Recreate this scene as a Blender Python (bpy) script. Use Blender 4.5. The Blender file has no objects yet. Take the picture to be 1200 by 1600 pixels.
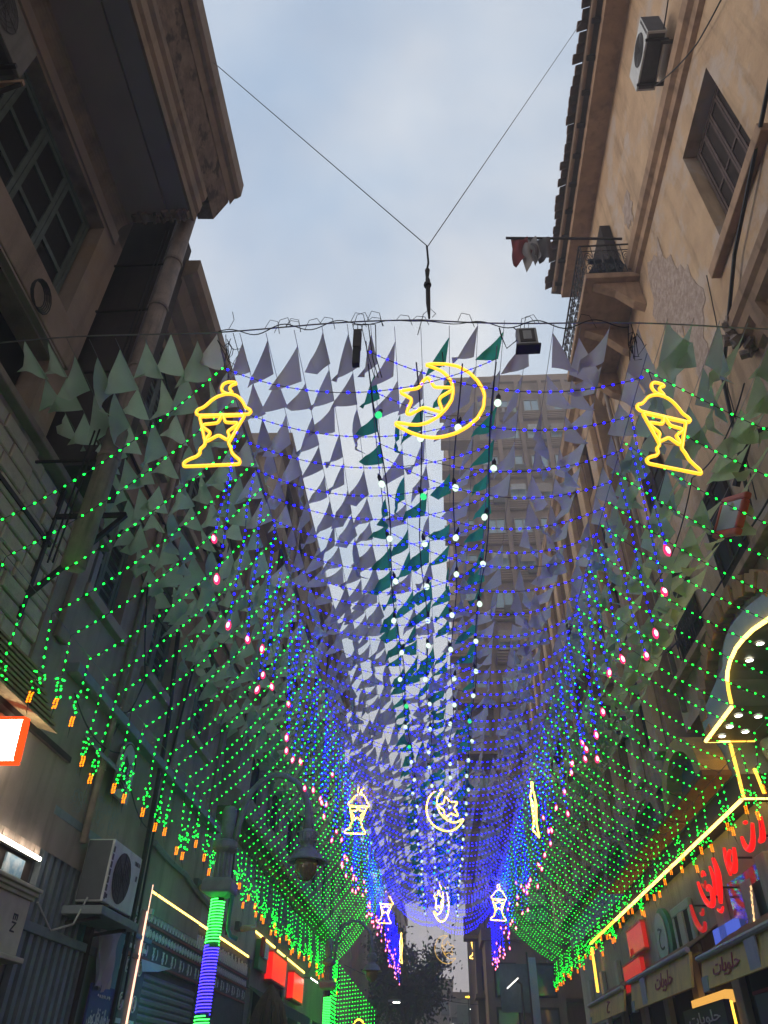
import bpy, math, random, unicodedata
from mathutils import Vector, Matrix
random.seed(11)
R = math.radians
S = bpy.context.scene
COL = S.collection

# ------------------------------------------------------------------ camera, world, sun, exposure
cam = bpy.data.objects.new('camera', bpy.data.cameras.new('camera'))
COL.objects.link(cam)
PITCH, YAW, ROLL = 0.663096, -0.0743495, R(1.0)
_f = Vector((math.sin(YAW)*math.cos(PITCH), math.cos(YAW)*math.cos(PITCH), math.sin(PITCH)))
_r = Vector((math.cos(YAW), -math.sin(YAW), 0)); _u = _r.cross(_f)
_r2 = _r*math.cos(ROLL)+_u*math.sin(ROLL); _u2 = _u*math.cos(ROLL)-_r*math.sin(ROLL)
cam.matrix_world = Matrix(((_r2.x, _u2.x, -_f.x, 0), (_r2.y, _u2.y, -_f.y, 0), (_r2.z, _u2.z, -_f.z, 0), (0, 0, 0, 1)))
cam.data.sensor_fit = 'VERTICAL'; cam.data.sensor_height = 32; cam.data.sensor_width = 24
cam.data.lens = 32*1150/1600
cam.data.clip_start = 0.05; cam.data.clip_end = 900
S.camera = cam

W = bpy.data.worlds.new('World'); S.world = W; W.use_nodes = True
nt = W.node_tree; nt.nodes.clear()
N = nt.nodes.new; L = nt.links.new
SUN_EL, SUN_AZ = R(17), R(-80)      # low sun behind the left-hand roofs
sky = N('ShaderNodeTexSky'); sky.sky_type = 'NISHITA'; sky.sun_disc = False
sky.sun_elevation = SUN_EL; sky.sun_rotation = SUN_AZ
sky.air_density = 1.0; sky.dust_density = 0.6; sky.ozone_density = 2.0
bg1 = N('ShaderNodeBackground'); bg1.inputs['Strength'].default_value = 0.15
L(sky.outputs[0], bg1.inputs['Color'])
tc = N('ShaderNodeTexCoord'); sep = N('ShaderNodeSeparateXYZ'); L(tc.outputs['Generated'], sep.inputs[0])
def mth(op, a, b=None, clamp=False):
    n = N('ShaderNodeMath'); n.operation = op; n.use_clamp = clamp
    for i, v in enumerate((a, b)):
        if v is None: continue
        if isinstance(v, (int, float)): n.inputs[i].default_value = v
        else: L(v, n.inputs[i])
    return n.outputs[0]
zc = mth('ADD', mth('MAXIMUM', sep.outputs['Z'], 0.0), 0.22)
cmb = N('ShaderNodeCombineXYZ'); L(mth('DIVIDE', sep.outputs['X'], zc), cmb.inputs[0]); L(mth('DIVIDE', sep.outputs['Y'], zc), cmb.inputs[1])
cn = N('ShaderNodeTexNoise'); cn.inputs['Scale'].default_value = 1.9; cn.inputs['Detail'].default_value = 6; cn.inputs['Roughness'].default_value = 0.52; cn.inputs['Distortion'].default_value = 0.35
L(cmb.outputs[0], cn.inputs['Vector'])
cr = N('ShaderNodeValToRGB'); cr.color_ramp.elements[0].position = 0.36; cr.color_ramp.elements[1].position = 0.66
cr.color_ramp.elements[0].color = (0.58, 0.58, 0.58, 1); cr.color_ramp.elements[1].color = (1, 1, 1, 1)
L(cn.outputs['Fac'], cr.inputs[0])
low = mth('SUBTRACT', 1.0, mth('MULTIPLY', mth('MAXIMUM', sep.outputs['Z'], 0.0), 1.15), True)   # cloud thickens toward the horizon
cf = mth('ADD', mth('MULTIPLY', cr.outputs[0], 0.92), mth('MULTIPLY', low, 0.75), True)
cn2 = N('ShaderNodeTexNoise'); cn2.inputs['Scale'].default_value = 2.3; cn2.inputs['Detail'].default_value = 5; cn2.inputs['Distortion'].default_value = .25
L(cmb.outputs[0], cn2.inputs['Vector'])
cc = N('ShaderNodeValToRGB'); cc.color_ramp.elements[0].position = 0.36; cc.color_ramp.elements[1].position = 0.62
cc.color_ramp.elements[0].color = (0.265, 0.35, 0.45, 1); cc.color_ramp.elements[1].color = (0.47, 0.48, 0.49, 1)
L(cn2.outputs['Fac'], cc.inputs[0])
wm = N('ShaderNodeMixRGB'); wm.inputs[2].default_value = (0.34, 0.275, 0.265, 1)
L(mth('POWER', mth('SUBTRACT', 1.0, mth('MULTIPLY', mth('MAXIMUM', sep.outputs['Z'], 0.0), 1.6), True), 2.0), wm.inputs[0]); L(cc.outputs[0], wm.inputs[1])
bg2 = N('ShaderNodeBackground'); bg2.inputs['Strength'].default_value = 1.17; L(wm.outputs[0], bg2.inputs['Color'])
mx = N('ShaderNodeMixShader'); L(cf, mx.inputs[0]); L(bg1.outputs[0], mx.inputs[1]); L(bg2.outputs[0], mx.inputs[2])
wo = N('ShaderNodeOutputWorld'); L(mx.outputs[0], wo.inputs['Surface'])

sun = bpy.data.objects.new('sun', bpy.data.lights.new('sun', 'SUN')); COL.objects.link(sun)
sun.data.energy = 0.7; sun.data.angle = R(18); sun.data.color = (1.0, 0.86, 0.72)
_sd = Vector((math.sin(SUN_AZ)*math.cos(SUN_EL), math.cos(SUN_AZ)*math.cos(SUN_EL), math.sin(SUN_EL)))
sun.rotation_euler = _sd.to_track_quat('Z', 'Y').to_euler()

S.view_settings.view_transform = 'Standard'; S.view_settings.look = 'None'
S.view_settings.exposure = 1.0; S.view_settings.gamma = 1.0; S.view_settings.use_curve_mapping = False
cy = S.cycles
cy.use_denoising = True
try: cy.denoiser = 'OPENIMAGEDENOISE'
except Exception: pass
cy.use_light_tree = True; cy.max_bounces = 6; cy.diffuse_bounces = 3; cy.transparent_max_bounces = 12
cy.sample_clamp_indirect = 4.0; cy.caustics_reflective = False; cy.caustics_refractive = False

# ------------------------------------------------------------------ materials
MATS = {}
def mat(name, c1, c2=None, rough=0.85, scale=2.0, bump=0.0, bscale=30, metal=0.0, streak=0.0, c3=None, s3=0.7, w3=(0.55, 0.68), spec=0.3, obj=False):
    if name in MATS: return MATS[name]
    m = bpy.data.materials.new(name); m.use_nodes = True; MATS[name] = m
    t = m.node_tree; b = t.nodes['Principled BSDF']; ln = t.links.new
    b.inputs['Roughness'].default_value = rough; b.inputs['Metallic'].default_value = metal
    b.inputs['Specular IOR Level'].default_value = spec
    if obj: pos = t.nodes.new('ShaderNodeTexCoord').outputs['Object']
    else: pos = t.nodes.new('ShaderNodeNewGeometry').outputs['Position']
    if c2 is None: c2 = tuple(x*0.72 for x in c1)
    def noise(sc, det, vec=None, ro=0.6):
        n = t.nodes.new('ShaderNodeTexNoise'); n.inputs['Scale'].default_value = sc; n.inputs['Detail'].default_value = det; n.inputs['Roughness'].default_value = ro
        ln(vec or pos, n.inputs['Vector']); return n.outputs['Fac']
    def ramp(f, a, d):
        r = t.nodes.new('ShaderNodeMapRange'); r.inputs[1].default_value = a; r.inputs[2].default_value = d; ln(f, r.inputs[0]); return r.outputs[0]
    def mix(f, a, d):
        x = t.nodes.new('ShaderNodeMixRGB')
        for i, v in ((0, f), (1, a), (2, d)):
            if isinstance(v, tuple): x.inputs[i].default_value = (*v, 1)
            elif isinstance(v, (int, float)): x.inputs[i].default_value = v
            else: ln(v, x.inputs[i])
        return x.outputs[0]
    col = mix(ramp(noise(scale, 6), 0.35, 0.68), c1, c2)
    if streak:
        mp = t.nodes.new('ShaderNodeMapping'); mp.inputs['Scale'].default_value = (1, 1, 0.09); ln(pos, mp.inputs['Vector'])
        f = ramp(noise(scale*2.2, 5, mp.outputs[0]), 0.5, 0.72)
        ff = t.nodes.new('ShaderNodeMath'); ff.operation = 'MULTIPLY'; ff.inputs[1].default_value = streak; ln(f, ff.inputs[0])
        col = mix(ff.outputs[0], col, tuple(x*0.4 for x in c2))
    if c3: col = mix(ramp(noise(s3, 8, None, 0.65), w3[0], w3[1]), col, c3)
    ln(col, b.inputs['Base Color'])
    if bump:
        bm = t.nodes.new('ShaderNodeBump'); bm.inputs['Strength'].default_value = bump; bm.inputs['Distance'].default_value = 0.02
        ln(noise(bscale, 8), bm.inputs['Height']); ln(bm.outputs[0], b.inputs['Normal'])
    return m
def emit(name, c, s):
    if name in MATS: return MATS[name]
    m = bpy.data.materials.new(name); m.use_nodes = True; MATS[name] = m
    t = m.node_tree; t.nodes.clear()
    e = t.nodes.new('ShaderNodeEmission'); e.inputs[0].default_value = (*c, 1); e.inputs[1].default_value = s
    o = t.nodes.new('ShaderNodeOutputMaterial'); t.links.new(e.outputs[0], o.inputs[0])
    return m
def cloth(name, c, tr=0.35, tcol=None):
    if name in MATS: return MATS[name]
    m = bpy.data.materials.new(name); m.use_nodes = True; MATS[name] = m
    t = m.node_tree; t.nodes.clear(); ln = t.links.new
    g = t.nodes.new('ShaderNodeNewGeometry'); n = t.nodes.new('ShaderNodeTexNoise'); n.inputs['Scale'].default_value = 3.5; n.inputs['Detail'].default_value = 4
    ln(g.outputs['Position'], n.inputs['Vector'])
    oi = t.nodes.new('ShaderNodeObjectInfo')
    x = t.nodes.new('ShaderNodeMixRGB'); x.inputs[1].default_value = (*[v*0.62 for v in c], 1); x.inputs[2].default_value = (*[min(.85, v*1.2) for v in c], 1)
    ad = t.nodes.new('ShaderNodeMath'); ad.operation = 'MULTIPLY_ADD'; ad.inputs[1].default_value = 0.5; ln(oi.outputs['Random'], ad.inputs[0])
    a2 = t.nodes.new('ShaderNodeMath'); a2.operation = 'MULTIPLY'; a2.inputs[1].default_value = 0.5; ln(n.outputs['Fac'], a2.inputs[0]); ln(a2.outputs[0], ad.inputs[2])
    ln(ad.outputs[0], x.inputs[0])
    d = t.nodes.new('ShaderNodeBsdfDiffuse'); ln(x.outputs[0], d.inputs[0])
    tr_ = t.nodes.new('ShaderNodeBsdfTranslucent'); ln(x.outputs[0], tr_.inputs[0])
    mxs = t.nodes.new('ShaderNodeMixShader'); mxs.inputs[0].default_value = tr; ln(d.outputs[0], mxs.inputs[1]); ln(tr_.outputs[0], mxs.inputs[2])
    o = t.nodes.new('ShaderNodeOutputMaterial'); ln(mxs.outputs[0], o.inputs[0])
    return m

PL_A = mat('plaster_brown', (.38, .30, .24), (.29, .235, .195), scale=1.1, bump=.5, bscale=12, streak=.65, c3=(.36, .26, .16), s3=.6, w3=(.52, .66))
PL_A2 = mat('plaster_soffit', (0.380, 0.314, 0.275), (0.314, 0.266, 0.237), scale=.8, bump=.15, bscale=9, c3=(0.418, 0.304, 0.209), s3=.9, w3=(.56, .75))
PL_OC = mat('plaster_ochre', (.36, .265, .185), (.27, .215, .17), scale=1.6, bump=.5, bscale=14, streak=.6, c3=(.22, .19, .165), s3=2.0, w3=(.5, .66))
PL_ER = mat('plaster_eroded', (0.320, 0.248, 0.192), (0.176, 0.136, 0.112), scale=5, bump=.8, bscale=22, c3=(0.096, 0.080, 0.072), s3=3.0, w3=(.52, .6))
PL_B = mat('plaster_dim', (0.342, 0.261, 0.207), (0.234, 0.180, 0.153), scale=1.3, bump=.35, bscale=12, streak=.6)
PL_G = mat('plaster_grey', (0.450, 0.413, 0.360), (0.330, 0.307, 0.277), scale=1.2, bump=.2, bscale=16, streak=.5)
PL_T = mat('plaster_tan', (.58, .40, .24), (.44, .29, .175), scale=1.3, bump=.55, bscale=9, streak=.62, c3=(.50, .40, .32), s3=.8, w3=(.52, .62))
PL_TP = mat('plaster_peeled', (.50, .40, .33), (.30, .21, .16), scale=9, bump=1.0, bscale=30, c3=(.34, .25, .20), s3=5.0, w3=(.5, .66))
PL_TD = mat('plaster_tan_dark', (0.450, 0.285, 0.173), (0.300, 0.195, 0.128), scale=2.0, bump=.4, bscale=16, streak=.6)
PL_D = mat('tower_brown', (.30, .205, .15), (.22, .155, .115), scale=.5, bump=.1, bscale=4, streak=.6)
PL_DB = mat('tower_band', (0.308, 0.210, 0.147), (0.224, 0.154, 0.112), scale=.8, streak=.3)
STONE = mat('stone', (0.540, 0.459, 0.331), (0.405, 0.344, 0.250), scale=2.2, bump=.5, bscale=20, obj=False, c3=(0.297, 0.257, 0.196), s3=1.3, w3=(.55, .7))
BRICK = mat('arch_brick', (.42, .23, .10), (.28, .15, .07), scale=4, bump=.5, bscale=25)
MORTAR = mat('mortar', (.13, .11, .09), (.09, .08, .065), scale=6, bump=.4)
TILE = mat('clay_tile', (0.260, 0.156, 0.111), (0.143, 0.098, 0.078), scale=5, bump=.5, bscale=24)
WOOD = mat('plank_wood', (.56, .42, .33), (.36, .26, .20), scale=3.0, bump=.3, bscale=40, streak=.75)
WOOD_D = mat('dark_wood', (.05, .036, .032), (.032, .025, .022), scale=3, bump=.2, bscale=30, streak=.4, rough=.9, spec=.08)
SHUT_G = mat('shutter_green', (0.128, 0.173, 0.158), (0.083, 0.112, 0.105), scale=4, rough=.6, streak=.4)
SHUT_M = mat('shutter_mauve', (.13, .092, .082), (.085, .06, .055), scale=4, rough=.8, streak=.4, spec=.1)
MESHD = mat('window_mesh', (.02, .022, .024), (.012, .013, .015), scale=20, rough=.9)
DARK = mat('dark_void', (.012, .011, .011), (.008, .008, .008), rough=1)  # near-black colour stands in for unlit depth behind openings
GLASS = mat('pane_glass', (.10, .13, .15), (.06, .08, .10), rough=.08, scale=2, spec=.9)
GLASS_B = mat('tower_glass', (.30, .42, .47), (.22, .33, .38), rough=.12, scale=.8, spec=.9)  # pale blue base colour carries the sky's reflection
METAL = mat('dark_iron', (.035, .033, .033), (.06, .045, .04), rough=.55, metal=.6, scale=12)
CAST = mat('lamp_cast_metal', (0.288, 0.312, 0.300), (0.204, 0.216, 0.216), rough=.5, scale=6, bump=.1)
GREY = mat('grey_paint', (0.221, 0.255, 0.272), (0.153, 0.178, 0.196), rough=.6, scale=3, streak=.3)
GREYL = mat('light_grey', (.42, .42, .40), (.34, .34, .33), rough=.5, scale=4, streak=.25)
ACW = mat('ac_white', (.62, .62, .58), (.52, .52, .49), rough=.45, scale=4, streak=.3)
ACD = mat('ac_grille', (0.105, 0.093, 0.087), (0.068, 0.063, 0.060), rough=.7, scale=10)
PIPE = mat('duct_brown', (0.304, 0.240, 0.200), (0.192, 0.160, 0.144), rough=.7, scale=5, bump=.2, streak=.6)
CABLE = mat('black_cable', (.015, .015, .016), (.025, .022, .02), rough=.6)
STEEL = mat('steel_wire', (.22, .22, .22), (.28, .27, .26), rough=.45, metal=.7)
THATCH = mat('thatch', (.34, .24, .12), (.20, .14, .075), scale=14, bump=.6, bscale=60)
ASPH = mat('asphalt', (.05, .05, .052), (.035, .035, .037), scale=3, bump=.3, bscale=60)
PAVE = mat('pavement', (.22, .21, .19), (.16, .15, .14), scale=2, bump=.3, bscale=40)
BARK = mat('bark', (.06, .045, .035), (.04, .03, .025), scale=8, bump=.6)
LEAF = mat('leaf', (.022, .032, .02), (.05, .058, .032), scale=1.2, rough=.7)
ROLL_S = mat('roller_steel', (0.180, 0.207, 0.225), (0.135, 0.158, 0.176), rough=.5, metal=.2, scale=3)
ORN_D = mat('ornament_dark', (0.119, 0.119, 0.133), (0.084, 0.084, 0.095), scale=6)
ORN_L = mat('ornament_pale', (.70, .68, .68), (.56, .55, .58), scale=8)
ORN_R = mat('ornament_red', (.30, .09, .08), (.22, .06, .06), scale=8)
NAVY = mat('banner_navy', (.03, .035, .16), (.045, .05, .21), rough=.6, scale=5)
TXT_W = mat('paint_white', (.75, .75, .78), (.66, .68, .72), rough=.6)
TXT_K = mat('paint_black', (.03, .03, .03), (.05, .05, .05), rough=.6)
TXT_R = mat('paint_red', (.40, .06, .035), (.30, .05, .03), rough=.6)
YEL = mat('board_yellow', (.80, .58, .14), (.66, .47, .12), rough=.6, scale=2, streak=.4)
BOARD_P = mat('board_purple', (.035, .025, .06), (.05, .035, .08), rough=.5)
GREEN_P = mat('board_green', (.03, .22, .09), (.025, .16, .07), rough=.5)
REDP = mat('frame_red', (.62, .085, .025), (.48, .07, .022), rough=.5)
BEIGE = mat('floodlight_lens', (.42, .38, .30), (.36, .33, .26), rough=.35)
DRAPE = cloth('drape_cloth', (.52, .48, .55), .2)
CL_W = cloth('pennant_white_cloth', (.80, .73, .70), .56)
CL_S = cloth('pennant_sage_lit_cloth', (.60, .74, .57), .48)  # pale cloth with the strings' green light mixed into its colour
CL_Y = cloth('pennant_olive_lit_cloth', (.62, .68, .42), .48)  # olive tone likewise carries green light from the strings
CL_T = cloth('pennant_teal_cloth', (.07, .54, .34), .62)
FL_R = cloth('flag_red', (.20, .045, .045), .2); FL_W = cloth('flag_white', (.32, .30, .285), .2); FL_K = cloth('flag_black', (.025, .025, .028), .1)
E_G = emit('led_green', (0.0025, 1, 0.028), 7)
E_G2 = emit('led_green_tube', (0.02, 1, 0.10), 3.2)
E_B = emit('led_blue', (0.002, 0.0012, 1), 13)
E_O = emit('led_orange', (1, .19, .003), 2.2)
E_W = emit('led_globe', (.72, 1, .80), .72)
E_WT = emit('led_globe_teal', (.04, .8, .24), .7)
E_Y = emit('neon_yellow', (1.0, .40, .02), 1.15)
E_YC = emit('neon_yellow_core', (1.0, .62, .11), 1.4)
E_YF = emit('neon_yellow_bright', (1.0, .56, .10), 3.2)
E_S = emit('strip_warm', (1.0, .62, .11), 3.4)
E_SY = emit('strip_yellow', (1.0, .50, .05), 1.7)
E_SW = emit('strip_white', (1.0, .93, .80), 16.0)
E_SP = emit('strip_pink', (1.0, .50, .34), 1.3)
E_P = emit('led_pink_core', (1.0, .34, .52), 2.4)
E_P2 = emit('led_pink_shell', (1.0, .03, .14), .9)
E_DL = emit('downlight', (1.0, .95, .82), 9.0)
E_BOX = emit('lightbox_panel', (1.0, .93, .74), 9.0)
E_BOXR = emit('lightbox_rim', (1.0, .055, .006), 1.1)
def glow(name, c, s, base):
    m = mat(name, base, rough=.35, scale=5); b = m.node_tree.nodes['Principled BSDF']
    b.inputs['Emission Color'].default_value = (*c, 1); b.inputs['Emission Strength'].default_value = s; return m
E_RED = glow('sign_red', (1.0, .010, .008), .62, (.5, .02, .02))
E_REDD = glow('sign_red_dim', (.8, .02, .012), .30, (.4, .025, .02))
E_GRN = emit('sign_green', (.02, .45, .16), .5)
E_MAG = emit('neon_magenta', (1.0, .05, .75), 1.6)
E_FAR = emit('far_lamp', (1.0, .96, .9), 8)
E_BLS = emit('screen_blue', (.10, .16, .75), .45)

# ------------------------------------------------------------------ mesh helpers
class MB:
    def __init__(s): s.v = []; s.f = []; s.m = []
    def add(s, vs, fs, mi=0):
        o = len(s.v); s.v += [tuple(v) for v in vs]; s.f += [tuple(i+o for i in f) for f in fs]; s.m += [mi]*len(fs); return s
    def box(s, x0, x1, y0, y1, z0, z1, mi=0):
        x0, x1 = sorted((x0, x1)); y0, y1 = sorted((y0, y1)); z0, z1 = sorted((z0, z1))
        return s.add([(x0,y0,z0),(x1,y0,z0),(x1,y1,z0),(x0,y1,z0),(x0,y0,z1),(x1,y0,z1),(x1,y1,z1),(x0,y1,z1)],
                     [(0,3,2,1),(4,5,6,7),(0,1,5,4),(1,2,6,5),(2,3,7,6),(3,0,4,7)], mi)
    def obox(s, M, sx, sy, sz, mi=0):
        vs = [M @ Vector((a*sx/2, b*sy/2, c*sz/2)) for c in (-1,1) for a, b in ((-1,-1),(1,-1),(1,1),(-1,1))]
        return s.add(vs, [(0,3,2,1),(4,5,6,7),(0,1,5,4),(1,2,6,5),(2,3,7,6),(3,0,4,7)], mi)
    def beam(s, a, b, w, h, mi=0):
        a, b = Vector(a), Vector(b); d = b-a
        return s.obox(Matrix.Translation((a+b)/2) @ d.to_track_quat('Y', 'Z').to_matrix().to_4x4(), w, d.length, h, mi)
    def tube(s, pts, r, n=6, mi=0, closed=False, caps=True):
        pts = [Vector(p) for p in pts]; k = len(pts)
        rs = r if isinstance(r, (list, tuple)) else [r]*k
        vs = []; prev = None
        for i, p in enumerate(pts):
            if closed: t = pts[(i+1) % k]-pts[i-1]
            else: t = pts[min(i+1, k-1)]-pts[max(i-1, 0)]
            if t.length < 1e-9: t = Vector((0, 0, 1))
            t.normalize()
            if prev is None:
                a = Vector((0, 0, 1)) if abs(t.z) < .9 else Vector((1, 0, 0)); u = t.cross(a).normalized()
            else:
                u = (prev-t*prev.dot(t))
                u = u.normalized() if u.length > 1e-6 else t.orthogonal().normalized()
            prev = u; w = t.cross(u)
            for j in range(n):
                an = 2*math.pi*j/n; vs.append(p+(u*math.cos(an)+w*math.sin(an))*rs[i])
        fs = []
        for i in range(k if closed else k-1):
            a, b = i*n, ((i+1) % k)*n
            for j in range(n): fs.append((a+j, a+(j+1) % n, b+(j+1) % n, b+j))
        if caps and not closed: fs += [tuple(range(n-1, -1, -1)), tuple(range((k-1)*n, k*n))]
        return s.add(vs, fs, mi)
    def lathe(s, prof, c=(0,0,0), n=16, mi=0, a0=0, caps=True):
        vs = [(c[0]+r*math.cos(a0+2*math.pi*j/n), c[1]+r*math.sin(a0+2*math.pi*j/n), c[2]+z) for r, z in prof for j in range(n)]
        fs = [(i*n+j, i*n+(j+1) % n, (i+1)*n+(j+1) % n, (i+1)*n+j) for i in range(len(prof)-1) for j in range(n)]
        if caps: fs += [tuple(range(n-1, -1, -1)), tuple(range((len(prof)-1)*n, len(prof)*n))]
        return s.add(vs, fs, mi)
    def sweep_y(s, prof, y0, y1, mi=0, caps=True, seg=1):      # profile in (x, z) along y
        n = len(prof); ys = [y0+(y1-y0)*i/seg for i in range(seg+1)]
        vs = [(x, y, z) for y in ys for x, z in prof]
        fs = [(k*n+i, k*n+(i+1) % n, (k+1)*n+(i+1) % n, (k+1)*n+i) for k in range(seg) for i in range(n)]
        if caps: fs += [tuple(range(n-1, -1, -1)), tuple(range(seg*n, seg*n+n))]
        return s.add(vs, fs, mi)
    def bulb(s, p, d, ln, r, mi=0):
        p = Vector(p); d = Vector(d).normalized(); u = d.orthogonal().normalized(); w = d.cross(u)
        return s.add([p-d*ln/2, p+u*r, p+w*r, p-u*r, p-w*r, p+d*ln/2],
                     [(0,2,1),(0,3,2),(0,4,3),(0,1,4),(5,1,2),(5,2,3),(5,3,4),(5,4,1)], mi)
    def mesh(s, name, mats, smooth=False):
        me = bpy.data.meshes.new(name); me.from_pydata(s.v, [], s.f)
        for m in (mats if isinstance(mats, (list, tuple)) else [mats]): me.materials.append(m)
        if any(s.m): me.polygons.foreach_set('material_index', s.m)
        if smooth: me.polygons.foreach_set('use_smooth', [True]*len(me.polygons))
        me.update(); return me
    def build(s, name, mats, parent=None, smooth=False, bevel=0):
        o = link(name, s.mesh(name, mats, smooth), parent)
        if bevel:
            b = o.modifiers.new('bevel', 'BEVEL'); b.width = bevel; b.segments = 2; b.limit_method = 'ANGLE'
        return o
def link(name, data, parent=None, loc=None):
    o = bpy.data.objects.new(name, data); COL.objects.link(o)
    if parent is not None:
        o.parent = parent
        o.matrix_parent_inverse = PINV.get(parent.name, Matrix.Identity(4))
    if loc is not None: o.location = loc
    return o
PINV = {}
def thing(name, label, cat, loc=(0,0,0), group=None, kind=None, rz=0):
    """Empty at the thing's base. Parts are given in world coordinates and parented with the inverse."""
    o = bpy.data.objects.new(name, None); COL.objects.link(o); o.empty_display_size = .2
    o.location = loc; o.rotation_euler = (0, 0, rz)
    PINV[o.name] = (Matrix.Translation(loc) @ Matrix.Rotation(rz, 4, 'Z')).inverted()
    tag(o, label, cat, group, kind); return o
def tag(o, label=None, cat=None, group=None, kind=None):
    if label: o['label'] = label
    if cat: o['category'] = cat
    if group: o['group'] = group
    if kind: o['kind'] = kind
    return o
def struct(o): o['kind'] = 'structure'; return o
def stuff(o): o['kind'] = 'stuff'; return o

AR = {}
for cp in range(0xFE80, 0xFEFD):
    dd = unicodedata.decomposition(chr(cp)).split()
    if len(dd) == 2: AR.setdefault(chr(int(dd[1], 16)), {})[dd[0][1:-1]] = chr(cp)
def shape_ar(s):
    out = []
    for i, c in enumerate(s):
        f = AR.get(c)
        if not f: out.append(c); continue
        p = AR.get(s[i-1], {}) if i else {}; n = AR.get(s[i+1], {}) if i+1 < len(s) else {}
        jp = 'initial' in p and 'final' in f; jn = 'initial' in f and 'final' in n
        out.append(f['medial' if jp and jn else 'final' if jp else 'initial' if jn else 'isolated'])
    return ''.join(reversed(out))
def text(name, body, M, width, height, m, parent, depth=.006, arabic=True, bold=0.0):
    cu = bpy.data.curves.new('lettering', 'FONT'); cu.body = shape_ar(body) if arabic else body
    cu.align_x = 'CENTER'; cu.align_y = 'CENTER'; cu.extrude = depth; cu.offset = bold; cu.resolution_u = 3
    tmp = bpy.data.objects.new('lettering', cu); COL.objects.link(tmp); bpy.context.view_layer.update()
    me = bpy.data.meshes.new_from_object(tmp.evaluated_get(bpy.context.evaluated_depsgraph_get()))
    bpy.data.objects.remove(tmp); bpy.data.curves.remove(cu)
    xs = [v.co.x for v in me.vertices]; ys = [v.co.y for v in me.vertices]
    cx, cyy = (max(xs)+min(xs))/2, (max(ys)+min(ys))/2; sx, sy = width/(max(xs)-min(xs)), height/(max(ys)-min(ys))
    for v in me.vertices: v.co = M @ Vector(((v.co.x-cx)*sx, (v.co.y-cyy)*sy, v.co.z))
    me.materials.clear(); me.materials.append(m); me.name = name
    return link(name, me, parent)
def face_left(x, y, z):    # lettering frame on a surface of the LEFT side (faces +x): text runs along -y ... read from the street
    return Matrix(((0, 0, 1, x), (1, 0, 0, y), (0, 1, 0, z), (0, 0, 0, 1)))
def face_right(x, y, z):   # faces -x
    return Matrix(((0, 0, -1, x), (-1, 0, 0, y), (0, 1, 0, z), (0, 0, 0, 1)))

def wall_face(s, X, y0, y1, z0, z1, ops, depth=.25, mb=None):
    """Street-side wall plane at x = X (s = -1 left, 1 right) with recessed openings; reveals go away from the street."""
    mb = mb or MB()
    ys = sorted({y0, y1, *[v for o in ops for v in o[:2]]}); zs = sorted({z0, z1, *[v for o in ops for v in o[2:]]})
    ys = [v for v in ys if y0 <= v <= y1]; zs = [v for v in zs if z0 <= v <= z1]
    def q(a, b, c, d, flip):
        mb.add([a, b, c, d], [(3,2,1,0) if flip else (0,1,2,3)])
    for i in range(len(ys)-1):
        for j in range(len(zs)-1):
            cyy, cz = (ys[i]+ys[i+1])/2, (zs[j]+zs[j+1])/2
            if any(o[0] < cyy < o[1] and o[2] < cz < o[3] for o in ops): continue
            q((X,ys[i],zs[j]), (X,ys[i+1],zs[j]), (X,ys[i+1],zs[j+1]), (X,ys[i],zs[j+1]), s > 0)
    for a, b, c, d in ops:
        Xb = X+s*depth
        q((X,a,c),(Xb,a,c),(Xb,a,d),(X,a,d), s < 0); q((X,b,c),(Xb,b,c),(Xb,b,d),(X,b,d), s > 0)
        q((X,a,d),(X,b,d),(Xb,b,d),(Xb,a,d), s < 0); q((X,a,c),(X,b,c),(Xb,b,c),(Xb,a,c), s > 0)
        q((Xb,a,c),(Xb,b,c),(Xb,b,d),(Xb,a,d), s > 0)
    return mb

def shutter_window(parent, s, X, y0, y1, z0, z1, fm, panel, leaves=4, name='window', rails=(0.5,), sill=None, depth=.2, slats=0):
    """A recessed window: frame, leaves (stiles, rails and a dark panel each) as sub-parts."""
    Xb = X+s*depth; t = .07
    mb = MB(); xa, xb = Xb-s*.09, Xb-s*.01
    mb.box(xa, xb, y0, y0+t, z0, z1); mb.box(xa, xb, y1-t, y1, z0, z1)
    mb.box(xa+s*.002, xb-s*.002, y0+t, y1-t, z0, z0+t); mb.box(xa+s*.002, xb-s*.002, y0+t, y1-t, z1-t, z1)
    w = mb.build(name, fm, parent)
    wy = (y1-y0-2*t)/leaves
    lm = MB(); a, b = 0, wy; hh = z1-z0-2*t; st = min(.085, wy*.16)
    xo = Xb-s*.075
    lm.box(xo, xo+s*.04, a+.006, a+st, 0, hh); lm.box(xo, xo+s*.04, b-st, b-.006, 0, hh)
    for rz in (0, *rails, 1):
        zc_ = st/2+(hh-st)*rz
        lm.box(xo+s*.002, xo+s*.038, a+st, b-st, zc_-st/2, zc_+st/2)
    if slats:
        for k in range(slats):
            zc_ = st+(hh-2*st)*(k+.5)/slats
            lm.obox(Matrix.Translation((xo+s*.022, (a+b)/2, zc_)) @ Matrix.Rotation(s*.6, 4, 'Y'), .034, b-a-2*st, .012)
    lm.box(xo+s*.026, xo+s*.034, a+st, b-st, st, hh-st, 1)
    me = lm.mesh('shutter', [fm, panel])
    for k in range(leaves):
        link('shutter', me, w, (0, y0+t+k*wy, z0+t))
    if sill: MB().box(X-s*sill, X+s*.05, y0-.18, y1+.18, z0-.16, z0-.002).build('sill', sill_m(s), parent, bevel=.012)
    return w
def sill_m(s): return PL_TD if s > 0 else PL_A

def cyl_y(mb, a, b, r, n=10, mi=0): return mb.tube([a, b], r, n, mi)

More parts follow.
